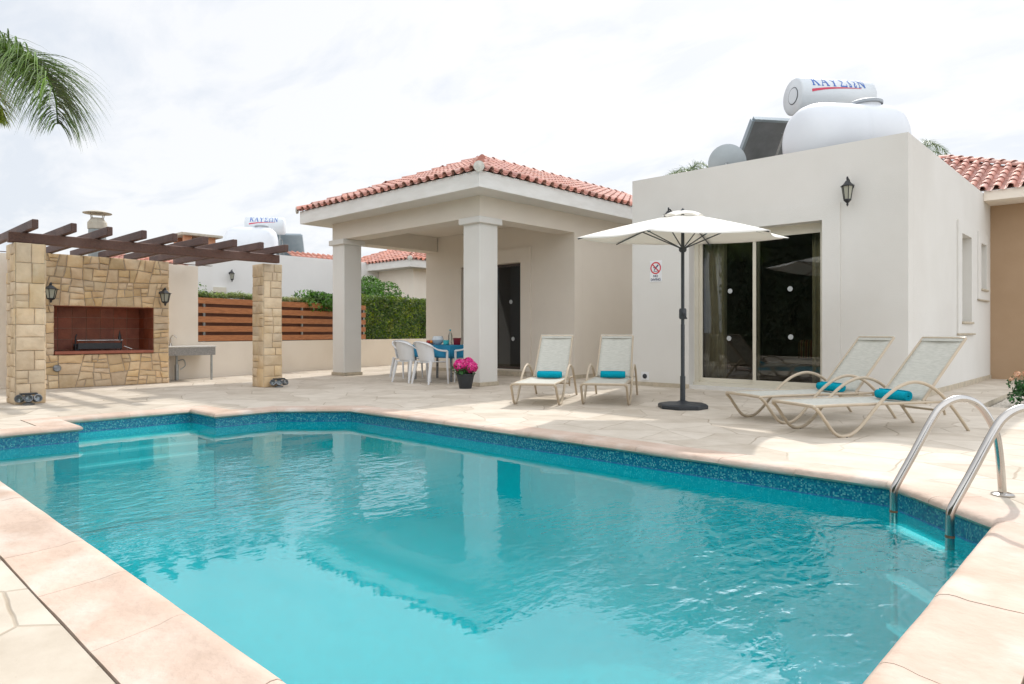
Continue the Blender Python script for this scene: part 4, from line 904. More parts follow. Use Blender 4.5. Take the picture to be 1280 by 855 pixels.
MB().lathe([(.02, 0), (.03, .01), (.02, .03), (.004, .05)], vtop - UP * .01, 12).build('finial', 'umbrella_metal', pz)
MB().tube([pc + UP * .06, pc + UP * 1.1], .0255, 16).tube([pc + UP * 1.09, pc + UP * 2.55], .0225, 16).tube([pc + UP * .05, pc + UP * .42], .034, 16).build('pole', 'umbrella_metal', pz)
MB().lathe([(.04, 1.17), (.048, 1.19), (.048, 1.29), (.04, 1.31)], pc, 16).build('crank_box', 'umbrella_metal', pz)
MB().tube([pc + UP * 1.235 - FW * .04, pc + UP * 1.235 - FW * .09], .012, 8).tube([pc + UP * 1.235 - FW * .085, pc + UP * 1.17 - FW * .085 + RT * .03], .009, 8).build('crank_handle', 'black_plastic', pz)
MB().lathe([(.035, 2.05), (.05, 2.07), (.05, 2.10), (.03, 2.12)], pc, 16).build('runner', 'umbrella_metal', pz); MB().lathe([(.035, 2.47), (.05, 2.49), (.05, 2.52), (.03, 2.53)], pc, 16).build('hub', 'umbrella_metal', pz)
for i in range(6):
    q = top.lerp(tips[i], 1) - UP * .012; rb = [pc + UP * 2.5] + [top.lerp(tips[i], w) + UP * (.012 * math.sin(math.pi * w) - .018) for w in (.12, .3, .5, .7, .85, .985)]
    r_ = MB().tube(rb, .0085, 8).build('rib', 'umbrella_metal', pz)
    MB().tube([pc + UP * 2.09, top.lerp(tips[i], .5) - UP * .012], .008, 8).build('strut', 'umbrella_metal', r_)
bs = MB(); s8 = .30
oct_ = [(s8, s8 * .42), (s8 * .42, s8), (-s8 * .42, s8), (-s8, s8 * .42), (-s8, -s8 * .42), (-s8 * .42, -s8), (s8 * .42, -s8), (s8, -s8 * .42)]
def ring8(k_, z): return [pc + RT * (x_ * k_) + FW * (y * k_) + UP * z for x_, y in oct_]
vs = ring8(.98, .002) + ring8(1, .012) + ring8(1, .045) + ring8(.93, .062) + ring8(.3, .075) + ring8(.14, .10)
fs = [(r_ * 8 + i, r_ * 8 + (i + 1) % 8, (r_ + 1) * 8 + (i + 1) % 8, (r_ + 1) * 8 + i) for r_ in range(5) for i in range(8)]; fs += [tuple(range(8))[::-1], tuple(range(40, 48))]
bs.add([v for v in vs], fs).build('base', 'black_plastic', pz, ang=30)

# ------------------------------------------------------------------ sun loungers
def lounger(label):
    t = thing('sun_lounger', label, 'sun lounger', (0, 0, 0), 'taupe sun loungers beside the pool')
    W = .305     # local: x = length from the foot end, y = left, z up
    side = [(0, .285), (.05, .24), (.12, .15), (.20, .055), (.27, .016), (.34, .013), (.41, .03), (.50, .09), (.60, .185), (.70, .285), (.82, .385), (.95, .46), (1.08, .502), (1.19, .508), (1.30, .485), (1.42, .43), (1.54, .34), (1.66, .225), (1.78, .09), (1.855, .0)]
    for s_ in (1, -1):
        y = W * s_; pts = smooth_path([(x_, y + s_ * (.02 * math.sin(min(1, x_ / .9) * math.pi / 2)), z) for x_, z in side], 3)
        MB().tube(pts, .0165, 10).build('side_frame', 'lounger_frame', t)
        MB().tube([(0.0, y * .9, .298), (.3, y * .94, .303), (1.72, y * .94, .300)], .0145, 10).build('seat_rail', 'lounger_frame', t)
        MB().tube([(1.38, y * .80, .31), (1.6, y * .80, .29), (1.64, y * .8, .16)], .012, 8).build('back_support', 'lounger_frame', t)
        MB().tube([(1.33, y * .86, .31), (1.905, y * .83, .935)], .0145, 10).build('back_rail', 'lounger_frame', t)
    MB().tube(smooth_path([(.02, -W, .27), (.0, -W * .93, .292), (-.004, -W * .8, .300), (-.004, W * .8, .300), (0, W * .93, .292), (.02, W, .27)], 4), .0165, 10).build('foot_bar', 'lounger_frame', t)
    for a_, b_, c_2 in (((1.34, -W, .295), (1.34, W, .295), .014), ((1.62, -W * .8, .2), (1.62, W * .8, .2), .012), ((1.905, -W * .83, .935), (1.905, W * .83, .935), .0145)): MB().tube([a_, b_], c_2, 8).build('cross_bar', 'lounger_frame', t)
    def seat(u, v): 
        x_ = .01 + 1.33 * u; y = (v * 2 - 1) * W * .93; return (x_, y, .312 - .022 * (1 - (v * 2 - 1) ** 2))
    def back(u, v):
        y = (v * 2 - 1) * W * .84; s_ = .018 * (1 - (v * 2 - 1) ** 2); return (1.335 + .578 * u + s_ * .7, y, .322 + .625 * u - s_ * .7)
    o = MB().grid(seat, 20, 8).build('seat', 'sling', t); md = o.modifiers.new('s', 'SOLIDIFY'); md.thickness = .003
    o = MB().grid(back, 14, 8).build('backrest', 'sling', t); md = o.modifiers.new('s', 'SOLIDIFY'); md.thickness = .003
    o = MB().grid(lambda u, v: (1.335 + .578 * (.925 + .085 * u) - .004, (v * 2 - 1) * W * .85, .322 + .625 * (.925 + .085 * u) + .004), 3, 6).build('head_hem', 'sling', t)
    for x_, w in ((.34, 1), (1.855, 1)):
        for s_ in (1, -1): MB().lathe([(.016, 0), (.016, .006), (.012, .008)], (x_ if x_ < 1 else 1.852, s_ * (W + .012 + (.008 if x_ > 1 else 0)), 0), 10).build('foot_cap', 'black_plastic', t)
    return t
def towel(label):
    t = thing('rolled_towel', label, 'towel', (0, 0, 0), 'rolled turquoise towels on the loungers')
    r0, r1, hw = .012, .058, .185; sp = []; n = 76
    for i in range(n + 1): a = i / n * 6.2832 * 3.2; r_ = r0 + (r1 - r0) * i / n; sp.append((r_ * math.cos(a), r_ * math.sin(a) * .92))
    k = MB(); NV = 14
    for j in range(NV + 1):
        y = -hw + 2 * hw * j / NV
        for i, (a, b_) in enumerate(sp):
            w = .003 * noise.noise(Vector((y * 14, i * .2, 5))); e = .004 * noise.noise(Vector((i * .7, 2, 0))) * (1 if j in (0, NV) else 0); bulge = 1 - .08 * (abs(y) / hw) ** 4
            k.v.append((a * bulge + w, y + e, .056 + b_ * bulge + w))
    m_ = n + 1; k.f += [(j * m_ + i, j * m_ + i + 1, (j + 1) * m_ + i + 1, (j + 1) * m_ + i) for j in range(NV) for i in range(n)]
    o = k.build('towel_roll', 'towel', t, ang=70); md = o.modifiers.new('s', 'SOLIDIFY'); md.thickness = .009; md.offset = 0
    return t
L0 = lounger('taupe sun lounger nearest the porch column'); T0 = towel('rolled turquoise towel on the lounger nearest the porch column')
spots = [(-6.026, 6.801, 2.091, 'leftmost taupe sun lounger, nearest the porch column', 'rolled turquoise towel on the leftmost lounger'),
         (-5.35, 7.462, 2.079, 'second taupe sun lounger from the left, against the white wall', 'rolled turquoise towel on the second lounger from the left'),
         (-3.333, 7.303, 1.076, 'taupe sun lounger standing nearest the sliding door, behind the front one', 'rolled turquoise towel on the lounger nearest the sliding door'),
         (-2.562, 6.728, 1.049, 'front right taupe sun lounger, nearest the pool ladder', 'rolled turquoise towel on the lounger nearest the pool ladder')]
for i, (x_, y, th, la, lt) in enumerate(spots):
    o = L0 if i == 0 else dup(L0, (0, 0, 0)); o.location = (x_, y, 0); o.rotation_euler = (0, 0, th); o['label'] = la
    q = T0 if i == 0 else dup(T0, (0, 0, 0)); s_ = 1.235 + (0, .005, -.01, -.02)[i]; lat = (0, .0, .01, -.01)[i]
    q.location = (x_ + s_ * math.cos(th) - lat * math.sin(th), y + s_ * math.sin(th) + lat * math.cos(th), .300); q.rotation_euler = (0, 0, th + (.0, .03, -.05, .04)[i]); q['label'] = lt

# ------------------------------------------------------------------ porch table and chairs
tbx0, tbx1, tby0, tby1 = -11.45, -10.13, 8.98, 9.75
tb_ = thing('dining_table', 'rectangular dining table under a blue cloth on the porch', 'table', ((tbx0 + tbx1) / 2, 9.36, 0))
MB().cbox(tbx0 + .02, tbx1 - .02, tby0 + .02, tby1 - .02, .69, .722).build('tabletop', 'plastic_white', tb_)
for x_ in (tbx0 + .1, tbx1 - .08):
    for y in (tby0 + .08, tby1 - .08): MB().tube([(x_, y, 0), (x_, y, .69)], .028, 10).build('leg', 'grey_lamp', tb_)
cl = MB(); NU, NV = 44, 30
def clothf(u, v):
    hang = .26; X = (tbx1 - tbx0) / 2; Y = (tby1 - tby0) / 2; cx0 = (tbx0 + tbx1) / 2; cy0 = (tby0 + tby1) / 2
    a = (u * 2 - 1) * (X + hang); b_ = (v * 2 - 1) * (Y + hang); ex = max(0, abs(a) - X); ey = max(0, abs(b_) - Y)
    px_ = math.copysign(min(abs(a), X), a); py_ = math.copysign(min(abs(b_), Y), b_); z = .735
    dr_ = math.hypot(ex, ey)
    wv = .02 * math.sin((a + b_) * 17) * min(1, dr_ * 5)
    if dr_ > 0: z -= dr_ * (1.0 if ex and ey else .98); px_ += math.copysign(.012 + .05 * ex + wv, a) if ex else wv * .3; py_ += math.copysign(.012 + .05 * ey + wv, b_) if ey else wv * .3
    return (cx0 + px_, cy0 + py_, z)
cl.grid(clothf, NU, NV); co = cl.build('tablecloth', 'cloth_blue', ang=70); tag(co, 'blue cloth draped over the porch dining table', 'tablecloth'); md = co.modifiers.new('s', 'SOLIDIFY'); md.thickness = .003
def garden_chair(label):
    t = thing('garden_chair', label, 'chair', (0, 0, 0), 'white plastic garden chairs round the porch table')   # local: faces +y
    def seat(u, v): x_ = (u * 2 - 1) * (.21 + .02 * v); return (x_, -.20 + .42 * v, .42 + .012 * v + .012 * (u * 2 - 1) ** 2 - .02 * max(0, v - .85) / .15)
    o = MB().grid(seat, 8, 8).build('seat', 'plastic_white', t); o.modifiers.new('s', 'SOLIDIFY').thickness = .012
    def back(u, v):
        a = (u * 2 - 1) * 1.15; w = .24 + .03 * v; hgt = .42 + .40 * v * (1 - .22 * abs(u * 2 - 1) ** 3)
        return (w * math.sin(a), .02 - (.22 + .10 * v) * math.cos(a) - .03 * v, hgt)
    o = MB().grid(back, 14, 8).build('backrest', 'plastic_white', t); o.modifiers.new('s', 'SOLIDIFY').thickness = .012
    for s_ in (1, -1):
        pts = smooth_path([(.02 * s_, -.335, .815), (.15 * s_, -.29, .79), (.235 * s_, -.18, .73), (.262 * s_, -.05, .665), (.27 * s_, .08, .64), (.268 * s_, .19, .635)], 4)
        MB().tube(pts, [.014 + .012 * min(1, i / len(pts) * 1.6) for i in range(len(pts))], 8, flat=.6).build('armrest', 'plastic_white', t)
        MB().tube([(.268 * s_, .19, .635), (.258 * s_, .20, .42), (.262 * s_, .225, .0)], [.022, .024, .015], 8).build('leg', 'plastic_white', t)
        MB().tube([(.215 * s_, -.17, .44), (.235 * s_, -.22, .2), (.25 * s_, -.26, .0)], [.034, .03, .017], 8).build('leg', 'plastic_white', t)
    return t
C0 = garden_chair('white plastic chair at the porch table, its back to the pool')
ch = [(-10.20, 8.52, 0, 'white plastic chair at the near side of the porch table, next to the pink flowers'), (-10.80, 8.50, .05, 'white plastic chair with its back to the pool, left of the flower-side chair'),
      (-11.95, 9.3, -1.57, 'white plastic chair at the left head of the porch table'), (-9.86, 9.3, 1.57, 'white plastic chair at the right head of the porch table, mostly behind the column'), (-11.0, 10.2, 3.14, 'white plastic chair on the far side of the porch table')]
for i, (x_, y, a, la) in enumerate(ch):
    o = C0 if i == 0 else dup(C0, (0, 0, 0)); o.location = (x_, y, 0); o.rotation_euler = (0, 0, a); o['label'] = la
# things on the table
zt = .7385
fb = thing('fruit_plate', 'plate of red fruit on the blue tablecloth', 'plate', (-11.1, 9.25, zt))
MB().lathe([(.05, 0), (.13, .015), (.15, .025), (.12, .02), (0, .012)], (-11.1, 9.25, zt), 24, cap=False).build('plate', 'plastic_white', fb)
for (dx, dy, m_) in ((-.06, 0, 'fruit_red'), (.03, -.05, 'fruit_red'), (.05, .04, 'fruit_orange'), (-.02, .06, 'fruit_red'), (0, 0, 'fruit_red'), (.09, -.02, 'fruit_orange')):
    MB().ell((-11.1 + dx, 9.25 + dy, zt + .055), .036, .036, .034).build('fruit', m_, fb)
gb = thing('glass_bowl', 'clear round glass bowl on the blue tablecloth', 'bowl', (-10.78, 9.2, zt))
MB().lathe([(.05, 0), (.10, .04), (.125, .10), (.10, .17), (.09, .175), (.115, .10), (.09, .045), (0, .01)], (-10.78, 9.2, zt), 24, cap=False).build('bowl', 'bowl_glass', gb)
MB().ell((-10.78, 9.2, zt + .075), .08, .08, .055).build('contents', 'bed_linen', gb)
bt = thing('water_bottle', 'tall clear bottle with a blue cap on the blue tablecloth', 'bottle', (-10.62, 9.4, zt))
MB().lathe([(.038, 0), (.042, .01), (.042, .18), (.03, .23), (.014, .26), (.014, .29)], (-10.62, 9.4, zt), 16).build('bottle_body', 'clear_glass', bt); MB().lathe([(.018, .285), (.018, .315)], (-10.62, 9.4, zt), 12).build('cap', 'towel', bt)
cu_ = thing('turquoise_cup', 'squat turquoise cup in front of the bottle', 'cup', (-10.52, 9.2, zt))
MB().lathe([(.045, 0), (.058, .01), (.062, .095), (.056, .095), (.052, .02), (0, .015)], (-10.52, 9.2, zt), 18, cap=False).build('cup', 'turquoise_paint', cu_)
rc = thing('red_jug', 'dark red jug on the blue tablecloth beside the column', 'jug', (-10.3, 9.3, zt))
MB().lathe([(.065, 0), (.07, .01), (.085, .14), (.079, .14), (.062, .02), (0, .015)], (-10.3, 9.3, zt), 20, cap=False).build('jug', 'red_glassware', rc)

# ------------------------------------------------------------------ plants
def leaves(mb, pt, n, size, rg, bias=None, asp=.55):
    for _ in range(n):
        p, nn = pt(); s_ = size * rg.uniform(.6, 1.3)
        d = Vector((rg.gauss(0, 1), rg.gauss(0, 1), rg.gauss(0, 1))) + (Vector(nn) * 1.0 if nn is not None else Vector((0, 0, 0)))
        d.normalize(); a = d.cross(Vector((rg.gauss(0, 1), rg.gauss(0, 1), rg.gauss(0, 1)))).normalized(); b_ = d.cross(a)
        mb.add([p - a * s_, p - b_ * s_ * asp + d * s_ * .15, p + a * s_, p + b_ * s_ * asp + d * s_ * .15], [(0, 1, 2, 3)])
rg = random.Random(31)
# hydrangea pot
hp = thing('hydrangea_pot', 'pink hydrangea in a black pot beside the porch column', 'potted plant', (-8.86, 8.2, 0))
px_, py_ = -8.86, 8.2
MB().lathe([(.105, 0), (.11, .01), (.155, .235), (.165, .24), (.165, .265), (.15, .265), (.145, .22), (0, .22)], (px_, py_, 0), 24, cap=False).build('pot', 'pot_black', hp)
k = MB()
for _ in range(1):
    def pt():
        a = rg.uniform(0, 6.28); r_ = rg.uniform(.05, .22); return Vector((px_, py_, .30)) + RT * (r_ * math.cos(a) - .03) + FW * (r_ * math.sin(a)) + UP * rg.uniform(-.05, .10), UP
    leaves(k, pt, 150, .05, rg)
k.build('foliage', 'leaf_dark', hp, smooth=False)
stm = MB()
for (lx, ly, z, r_) in ((-.085, -.05, .415, .125), (.10, -.06, .385, .125), (.02, .08, .43, .11), (.05, -.02, .47, .09)):
    c = Vector((px_, py_, z)) + RT * lx + FW * ly; k = MB()
    def pt():
        d = Vector((rg.gauss(0, 1), rg.gauss(0, 1), rg.gauss(0, 1) + .2)).normalized(); d2 = Vector((d.x, d.y, d.z * .85)); return c + d2 * r_ * rg.uniform(.86, 1.02), d * 3
    leaves(k, pt, 520, .019, rg, asp=.8); k.ell(c, r_ * .86, r_ * .86, r_ * .72); k.build('flower_head', 'petal_pink', hp, smooth=False); stm.tube([(px_, py_, .2), c], .006, 6)
stm.build('stem', 'leaf_dark', hp)
# rose bush
def bush(name, label, cat, c, rx, ry, rz, n, size, m, flowers=None, group=None, seed=1):
    rg = random.Random(seed); c = Vector(c); t = thing(name, label, cat, (c.x, c.y, c.z), group); k = MB()
    blobs = [(Vector((rg.uniform(-.6, .6) * rx, rg.uniform(-.6, .6) * ry, rg.uniform(.35, 1.5) * rz)), rg.uniform(.35, .6)) for _ in range(14)]
    def pt():
        b_, s_ = rg.choice(blobs); d = Vector((rg.gauss(0, 1), rg.gauss(0, 1), rg.gauss(0, 1))).normalized() * rg.uniform(.55, 1.0) ** .5
        return c + b_ + Vector((d.x * rx * s_, d.y * ry * s_, d.z * rz * s_ * .9)), d + UP * .5
    leaves(k, pt, n, size, rg); k.build('foliage', m, t, smooth=False)
    s_ = MB()
    for b_, q in blobs[:8]: s_.tube([c, c + b_ * .5 + Vector((.02, 0, 0)), c + b_], [.014, .009, .004], 6)
    s_.build('stem', 'bark', t)
    if flowers:
        for p, r_ in flowers:
            f_ = MB()
            def pf():
                d = Vector((rg.gauss(0, 1), rg.gauss(0, 1), rg.gauss(0, 1) + .3)).normalized(); return Vector(p) + d * r_ * rg.uniform(.5, 1), d * 2
            leaves(f_, pf, 60, r_ * .55, rg, asp=.9); f_.build('flower', 'petal_peach', t, smooth=False)
    return t
rb_ = fr(7.42, 9.6)
bush('rose_bush', 'small rose bush with peach blooms on the gravel at the right edge', 'shrub', (rb_.x, rb_.y, -.08), .34, .34, .25, 1500, .028, 'leaf_dark', [(rb_ + Vector((-.10, -.28, .42)), .045), (rb_ + Vector((-.22, -.12, .40)), .04), (rb_ + Vector((.05, -.2, .45)), .05), (rb_ + Vector((-.28, -.2, .33)), .025)], seed=4)

# hedge beyond the wall
def hedge(name, label, y0, y1, z0, z1, th, n, size, m, seed, off=-.35):
    rg = random.Random(seed); t = thing(name, label, 'hedge', (wl((y0 + y1) / 2) + off, (y0 + y1) / 2, z0)); k = MB()
    def pt():
        f = rg.random(); y = rg.uniform(y0, y1); base = Vector((wl(y), y, 0)) + nw * off
        if f < .62: d = rg.uniform(0, .12); return base + nw * (-d) + UP * rg.uniform(z0, z1 + .02), nw * .8
        if f < .92: return base - nw * rg.uniform(0, th) + UP * (z1 + .05 * noise.noise(Vector((y * 3, 0, seed))) + rg.uniform(-.08, .06)), UP
        yy = y0 + rg.uniform(0, .1); b_ = Vector((wl(yy), yy, 0)) + nw * off; return b_ - nw * rg.uniform(0, th) + UP * rg.uniform(z0, z1), -dirw
    leaves(k, pt, n, size, rg); k.build('foliage', m, t, smooth=False)
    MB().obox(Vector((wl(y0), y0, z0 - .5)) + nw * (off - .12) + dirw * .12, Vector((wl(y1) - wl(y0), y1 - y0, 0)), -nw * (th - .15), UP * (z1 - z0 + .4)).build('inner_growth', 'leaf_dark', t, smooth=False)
    s_ = MB()
    for i in range(8): y = y0 + (i + .5) * (y1 - y0) / 8; b_ = Vector((wl(y), y, 0)) + nw * (off - th / 2); s_.tube([b_ + UP * -.1, b_ + UP * z1 * .7], .03, 6)
    s_.build('trunk', 'bark', t)
hedge('clipped_hedge', 'clipped green hedge above the low wall at the end of the slat fence', 11.3, 17.5, .6, 2.03, .8, 15000, .038, 'leaf_hedge', 8, off=.02 - .22)
bc = Vector((-17.9, 13.0, 0))
bush('laurel_bush', 'rounded dark green bush rising behind the clipped hedge', 'shrub', (bc.x, bc.y, .9), 1.15, 1.15, 1.12, 9000, .045, 'leaf', seed=9)
c_ = Vector((wl(9.6) - .2, 9.75, 1.5)); bush('leafy_shrub', 'bright green shrub spilling over the fence beside the porch column', 'shrub', c_, .5, .75, .36, 2600, .05, 'leaf', seed=12)
c_ = Vector((wl(6.1) - .45, 6.25, 1.3)); bush('wispy_shrub', 'wispy green shrub at the left end of the slat fence', 'shrub', c_, .3, .3, .42, 350, .035, 'leaf', seed=14)
# trailing grass on the fence top
rg = random.Random(44); k = MB()
for _ in range(5200):
    y = rg.uniform(6.15, 10.6); b_ = Vector((wl(y), y, 0)) - nw * rg.uniform(.12, .7); z = 1.80 + .10 * noise.noise(Vector((y * 1.3, 0, 4))) + rg.uniform(-.05, .05)
    a = rg.uniform(0, 6.28); l_ = rg.uniform(.08, .24); d = Vector((math.cos(a), math.sin(a), rg.uniform(.1, .9))).normalized(); p = b_ + UP * z; s_ = Vector((-math.sin(a), math.cos(a), 0)) * .007
    q = p + d * l_ * .6; e = p + d * l_ - UP * l_ * .25; k.add([p - s_, p + s_, q + s_, q - s_, e], [(0, 1, 2, 3), (3, 2, 4)])
tag(k.build('grass_bank', 'grass_blade', smooth=False), 'long trailing grass growing along the top of the slat fence', 'grass', kind='stuff')
MB_ = MB().obox(Vector((wl(6.1), 6.1, .4)) - nw * .25, Vector((wl(11) - wl(6.1), 4.9, 0)), -nw * 3.0, UP * 1.33); struct('garden_terrace', MB_, 'soil', smooth=False)

# palms
def frond(mb, pts, ll, rg, n=70, spread=1.0, w=.016):
    P_ = smooth_path(pts, 6); N = len(P_)
    mb.tube(P_, [.016 * (1 - .8 * i / N) + .003 for i in range(N)], 6)
    for i in range(n):
        t = .12 + .88 * i / n; f = t * (N - 1); a = int(f); b_ = min(a + 1, N - 1); p = P_[a].lerp(P_[b_], f - a); tan = (P_[min(b_ + 1, N - 1)] - P_[max(a - 1, 0)]).normalized()
        side = tan.cross(UP); side = side.normalized() if side.length > .1 else RT; up_ = side.cross(tan)
        for s_ in (1, -1):
            for rep in (0, 1):
                el = rg.uniform(-.5, .9); d = (side * s_ * math.cos(el) + up_ * math.sin(el) + tan * rg.uniform(.35, .75)).normalized()
                L_ = ll * (math.sin(math.pi * min(1, .18 + .8 * t)) ** .6) * rg.uniform(.7, 1.1); q = p; seg = 5; vs = []; wv = d.cross(UP); wv = wv.normalized() if wv.length > .1 else RT
                dd = d.copy(); wd = (w * (.7 + .3 * rg.random()))
                for j in range(seg + 1):
                    ww = wd * (1 - (j / seg) ** 1.5) + .0008; vs += [q - wv * ww * .5, q + wv * ww * .5]; q = q + dd * (L_ / seg); dd = (dd - UP * (.26 * spread)).normalized()
                mb.add(vs, [(2 * j, 2 * j + 1, 2 * j + 3, 2 * j + 2) for j in range(seg)])
def palm(label, base, H, R_, ll, nf, seed, special=None, m='palm_leaf', n=46, w=.03):
    rg = random.Random(seed); b_ = Vector(base); t = thing('palm_tree', label, 'palm tree', base, 'palm trees'); c = b_ + UP * H
    MB().tube([b_ + Vector((0, 0, -.2))] + [b_ + UP * H * q + Vector((.05 * math.sin(q * 5), .04 * q, 0)) for q in (.15, .35, .55, .75, .9, 1)], [.17, .15, .13, .125, .12, .11, .08], 12).build('trunk', 'palm_trunk', t)
    for i in range(nf):
        a = 6.2832 * i / nf + rg.uniform(-.3, .3); el = rg.uniform(-.1, 1.15); h = Vector((math.cos(a), math.sin(a), 0)); s_ = math.sin(el); L_ = R_ * rg.uniform(.85, 1.1)
        pts = [c, c + h * L_ * .25 * math.cos(el) + UP * L_ * .32 * s_, c + h * L_ * .55 * math.cos(el * .7) + UP * L_ * (.42 * s_ + .03), c + h * L_ * .82 * math.cos(el * .5) + UP * L_ * (.30 * s_ - .10), c + h * L_ * .96 * math.cos(el * .4) + UP * L_ * (.05 * s_ - .36)]
        k = MB(); frond(k, pts, ll, rg, n=n, w=w); k.build('frond', m, t, smooth=False)
    if special: special(t, c)
    return t
def near_fronds(t, c):
    rg = random.Random(77)
    def wp(px, py, d): return fr((px - 640) / 850 * d, d, 1 + (415 - py) / 850 * d)
    k = MB(); frond(k, [c, wp(-95, 70, 7.9), wp(-30, 68, 7.8), wp(22, 72, 7.7), wp(52, 88, 7.6), wp(68, 118, 7.5), wp(72, 155, 7.45)], 1.02, rg, n=170, w=.023, spread=1.4); k.build('frond', 'palm_leaf', t, smooth=False)
    k = MB(); frond(k, [c, wp(-100, 60, 8.3), wp(-45, 52, 8.2), wp(-8, 58, 8.1), wp(14, 70, 8.05), wp(30, 92, 8.0)], .85, rg, n=110, w=.023, spread=1.2); k.build('frond', 'palm_leaf', t, smooth=False)
    k = MB(); frond(k, [c, wp(-90, 95, 7.7), wp(-50, 90, 7.6), wp(-22, 98, 7.5), wp(-6, 118, 7.4), wp(1, 150, 7.4)], .5, rg, n=90, w=.02); k.build('frond', 'palm_leaf_yellow', t, smooth=False)
palm('large palm leaning in at the left edge of the photo', (-10.9, .72, 0), 3.75, 1.05, .45, 9, 3, near_fronds, n=40, w=.017)
palm('palm whose crown shows above the villa roof, left of the satellite dish', (-15.0, 27.2, 0), 7.9, 1.3, .5, 9, 5, w=.022, n=34)
pq = fr(18.05, 30.3); palm('palm whose crown just clears the right corner of the villa roof', (pq.x, pq.y, 0), 8.75, 1.45, .55, 10, 6, w=.024, n=36)

# rock lamps at the pillar feet
def rock_lamp(label, x_, y):
    t = thing('garden_spotlight', label, 'garden light', (x_, y, 0), 'small spotlights at the pillar feet')
    MB().lathe([(.07, 0), (.075, .02), (.05, .03), (.03, .035)], (x_, y, 0), 16).build('base', 'grey_lamp', t)
    for s_ in (-1, 0, 1):
        c = Vector((x_, y, .085)) + Vector((.5, 1, 0)).normalized() * s_ * .095
        MB().lathe([(.02, -.05), (.05, -.02), (.056, .04), (.046, .042), (.03, .01), (0, .0)], c, 14, ax=Vector((.8, -.25 + .5 * s_, .25)), cap=False).build('lamp_head', 'grey_lamp', t)
        MB().lathe([(0, .012), (.044, .02)], c, 14, ax=Vector((.8, -.25 + .5 * s_, .25)), cap=False).build('lamp_glass', 'clear_glass', t)
    MB().cbox(x_ - .05, x_ + .05, y - .1, y + .1, .14, .165).build('top_cover', 'black_metal', t)
rock_lamp('small grey twin spotlight at the foot of the left stone pillar', -11.22, 2.24)
rock_lamp('small grey twin spotlight at the foot of the right stone pillar', -11.5, 6.06)

# ------------------------------------------------------------------ neighbouring house
nh = thing('neighbour_house', 'white flat-roofed neighbouring house behind the hedge, with a red-tiled corner', 'house', (-27, 14, 0))
NX = -23.4
MB().box(NX - 9, NX, 7.2, 20, -.1, 3.84).build('wall', 'stucco_white', nh, smooth=False)
MB().box(NX - 8.8, NX - .25, 7.4, 19.8, 3.2, 3.3).build('flat_roof', 'concrete', nh, smooth=False)
wd = MB().box(NX + .001, NX + .06, 9.35, 10.35, 2.36, 2.54).box(NX + .001, NX + .04, 9.35, 9.42, 1.2, 2.36).box(NX + .001, NX + .04, 10.28, 10.35, 1.2, 2.36).build('window', 'door_frame', nh, smooth=False)
MB().box(NX + .002, NX + .02, 9.42, 10.28, 1.2, 2.36).build('pane', 'panel_glass', wd, smooth=False)
rg = random.Random(66)
MB().box(-23.39, -21.1, 16.75, 23, -.1, 3.55).build('wall', 'stucco_warm', nh, smooth=False)
hip_roof(nh, -26.0, -20.6, 16.2, 27, 3.78, .28, R(22), rg, roofmat='far_roof_tile', faces='SE')
t = MB(); tiled_plane(t, (-24.3, 13.6, 3.80), (-24.3, 16.4, 3.80), (-.92, 0, .39), .33, .235, 3, lambda u, v: True, rg); t.build('roof_tiles', 'far_roof_tile', nh, ang=60)
# low outbuilding with tiles and brick chimney
ob = thing('outbuilding', 'low red-tiled outbuilding with an orange brick chimney behind the barbecue', 'outbuilding', (-19.5, 6.5, 0))
MB().box(-21.5, -17.9, 5.2, 7.1, -.1, 2.55).build('wall', 'stucco_white', ob, smooth=False)
rof = MB().add([(-17.7, 5.1, 2.6), (-17.7, 7.0, 2.6), (-19.4, 7.0, 2.95), (-19.4, 5.1, 2.95)], [(0, 1, 2, 3)]).build('roof', 'mortar', ob, smooth=False)
t = MB(); tiled_plane(t, (-17.7, 5.15, 2.6), (-17.7, 6.95, 2.6), (-.98, 0, .2), .33, .235, 5, lambda u, v: True, rg); t.build('roof_tiles', 'far_roof_tile', rof, ang=60)
cc = Vector((-20.0, 8.0, 0))
ch_ = MB()
ch_.box(-20.4, -19.7, 7.6, 8.35, -.1, 3.45).build('chimney_stack', 'stucco_white', ob, smooth=False)
k = MB().box(-20.5, -19.6, 7.5, 8.45, 3.45, 3.52)
for (a, b_) in ((-20.45, 7.54), (-19.8, 7.54), (-20.45, 8.2), (-19.8, 8.2)): k.box(a, a + .15, b_, b_ + .2, 3.52, 3.70)
k.build('chimney_pots', 'chimney_brick', ob, smooth=False)
MB().cbox(-20.6, -19.5, 7.4, 8.55, 3.70, 3.77).build('chimney_cap', 'chimney_plaster', ob)

# ------------------------------------------------------------------ behind the camera: hedge seen in the door glass
rg = random.Random(91)
hg = thing('tall_hedge', 'tall dark hedge along the garden behind the pool, seen reflected in the glass', 'hedge', (-3, -6.2, 0))
k = MB()
def pt():
    x_ = rg.uniform(-14, 6); return Vector((x_, -6 + rg.uniform(-.15, .15), rg.uniform(0, 5.4 + .5 * noise.noise(Vector((x_, 0, 0)))))), (0, 1, 0)
leaves(k, pt, 9000, .10, rg); k.build('foliage', 'cypress_leaf', hg, smooth=False)
MB().box(-14, 6, -6.8, -6.15, -.1, 5.2).build('inner_growth', 'cypress_leaf', hg, smooth=False)

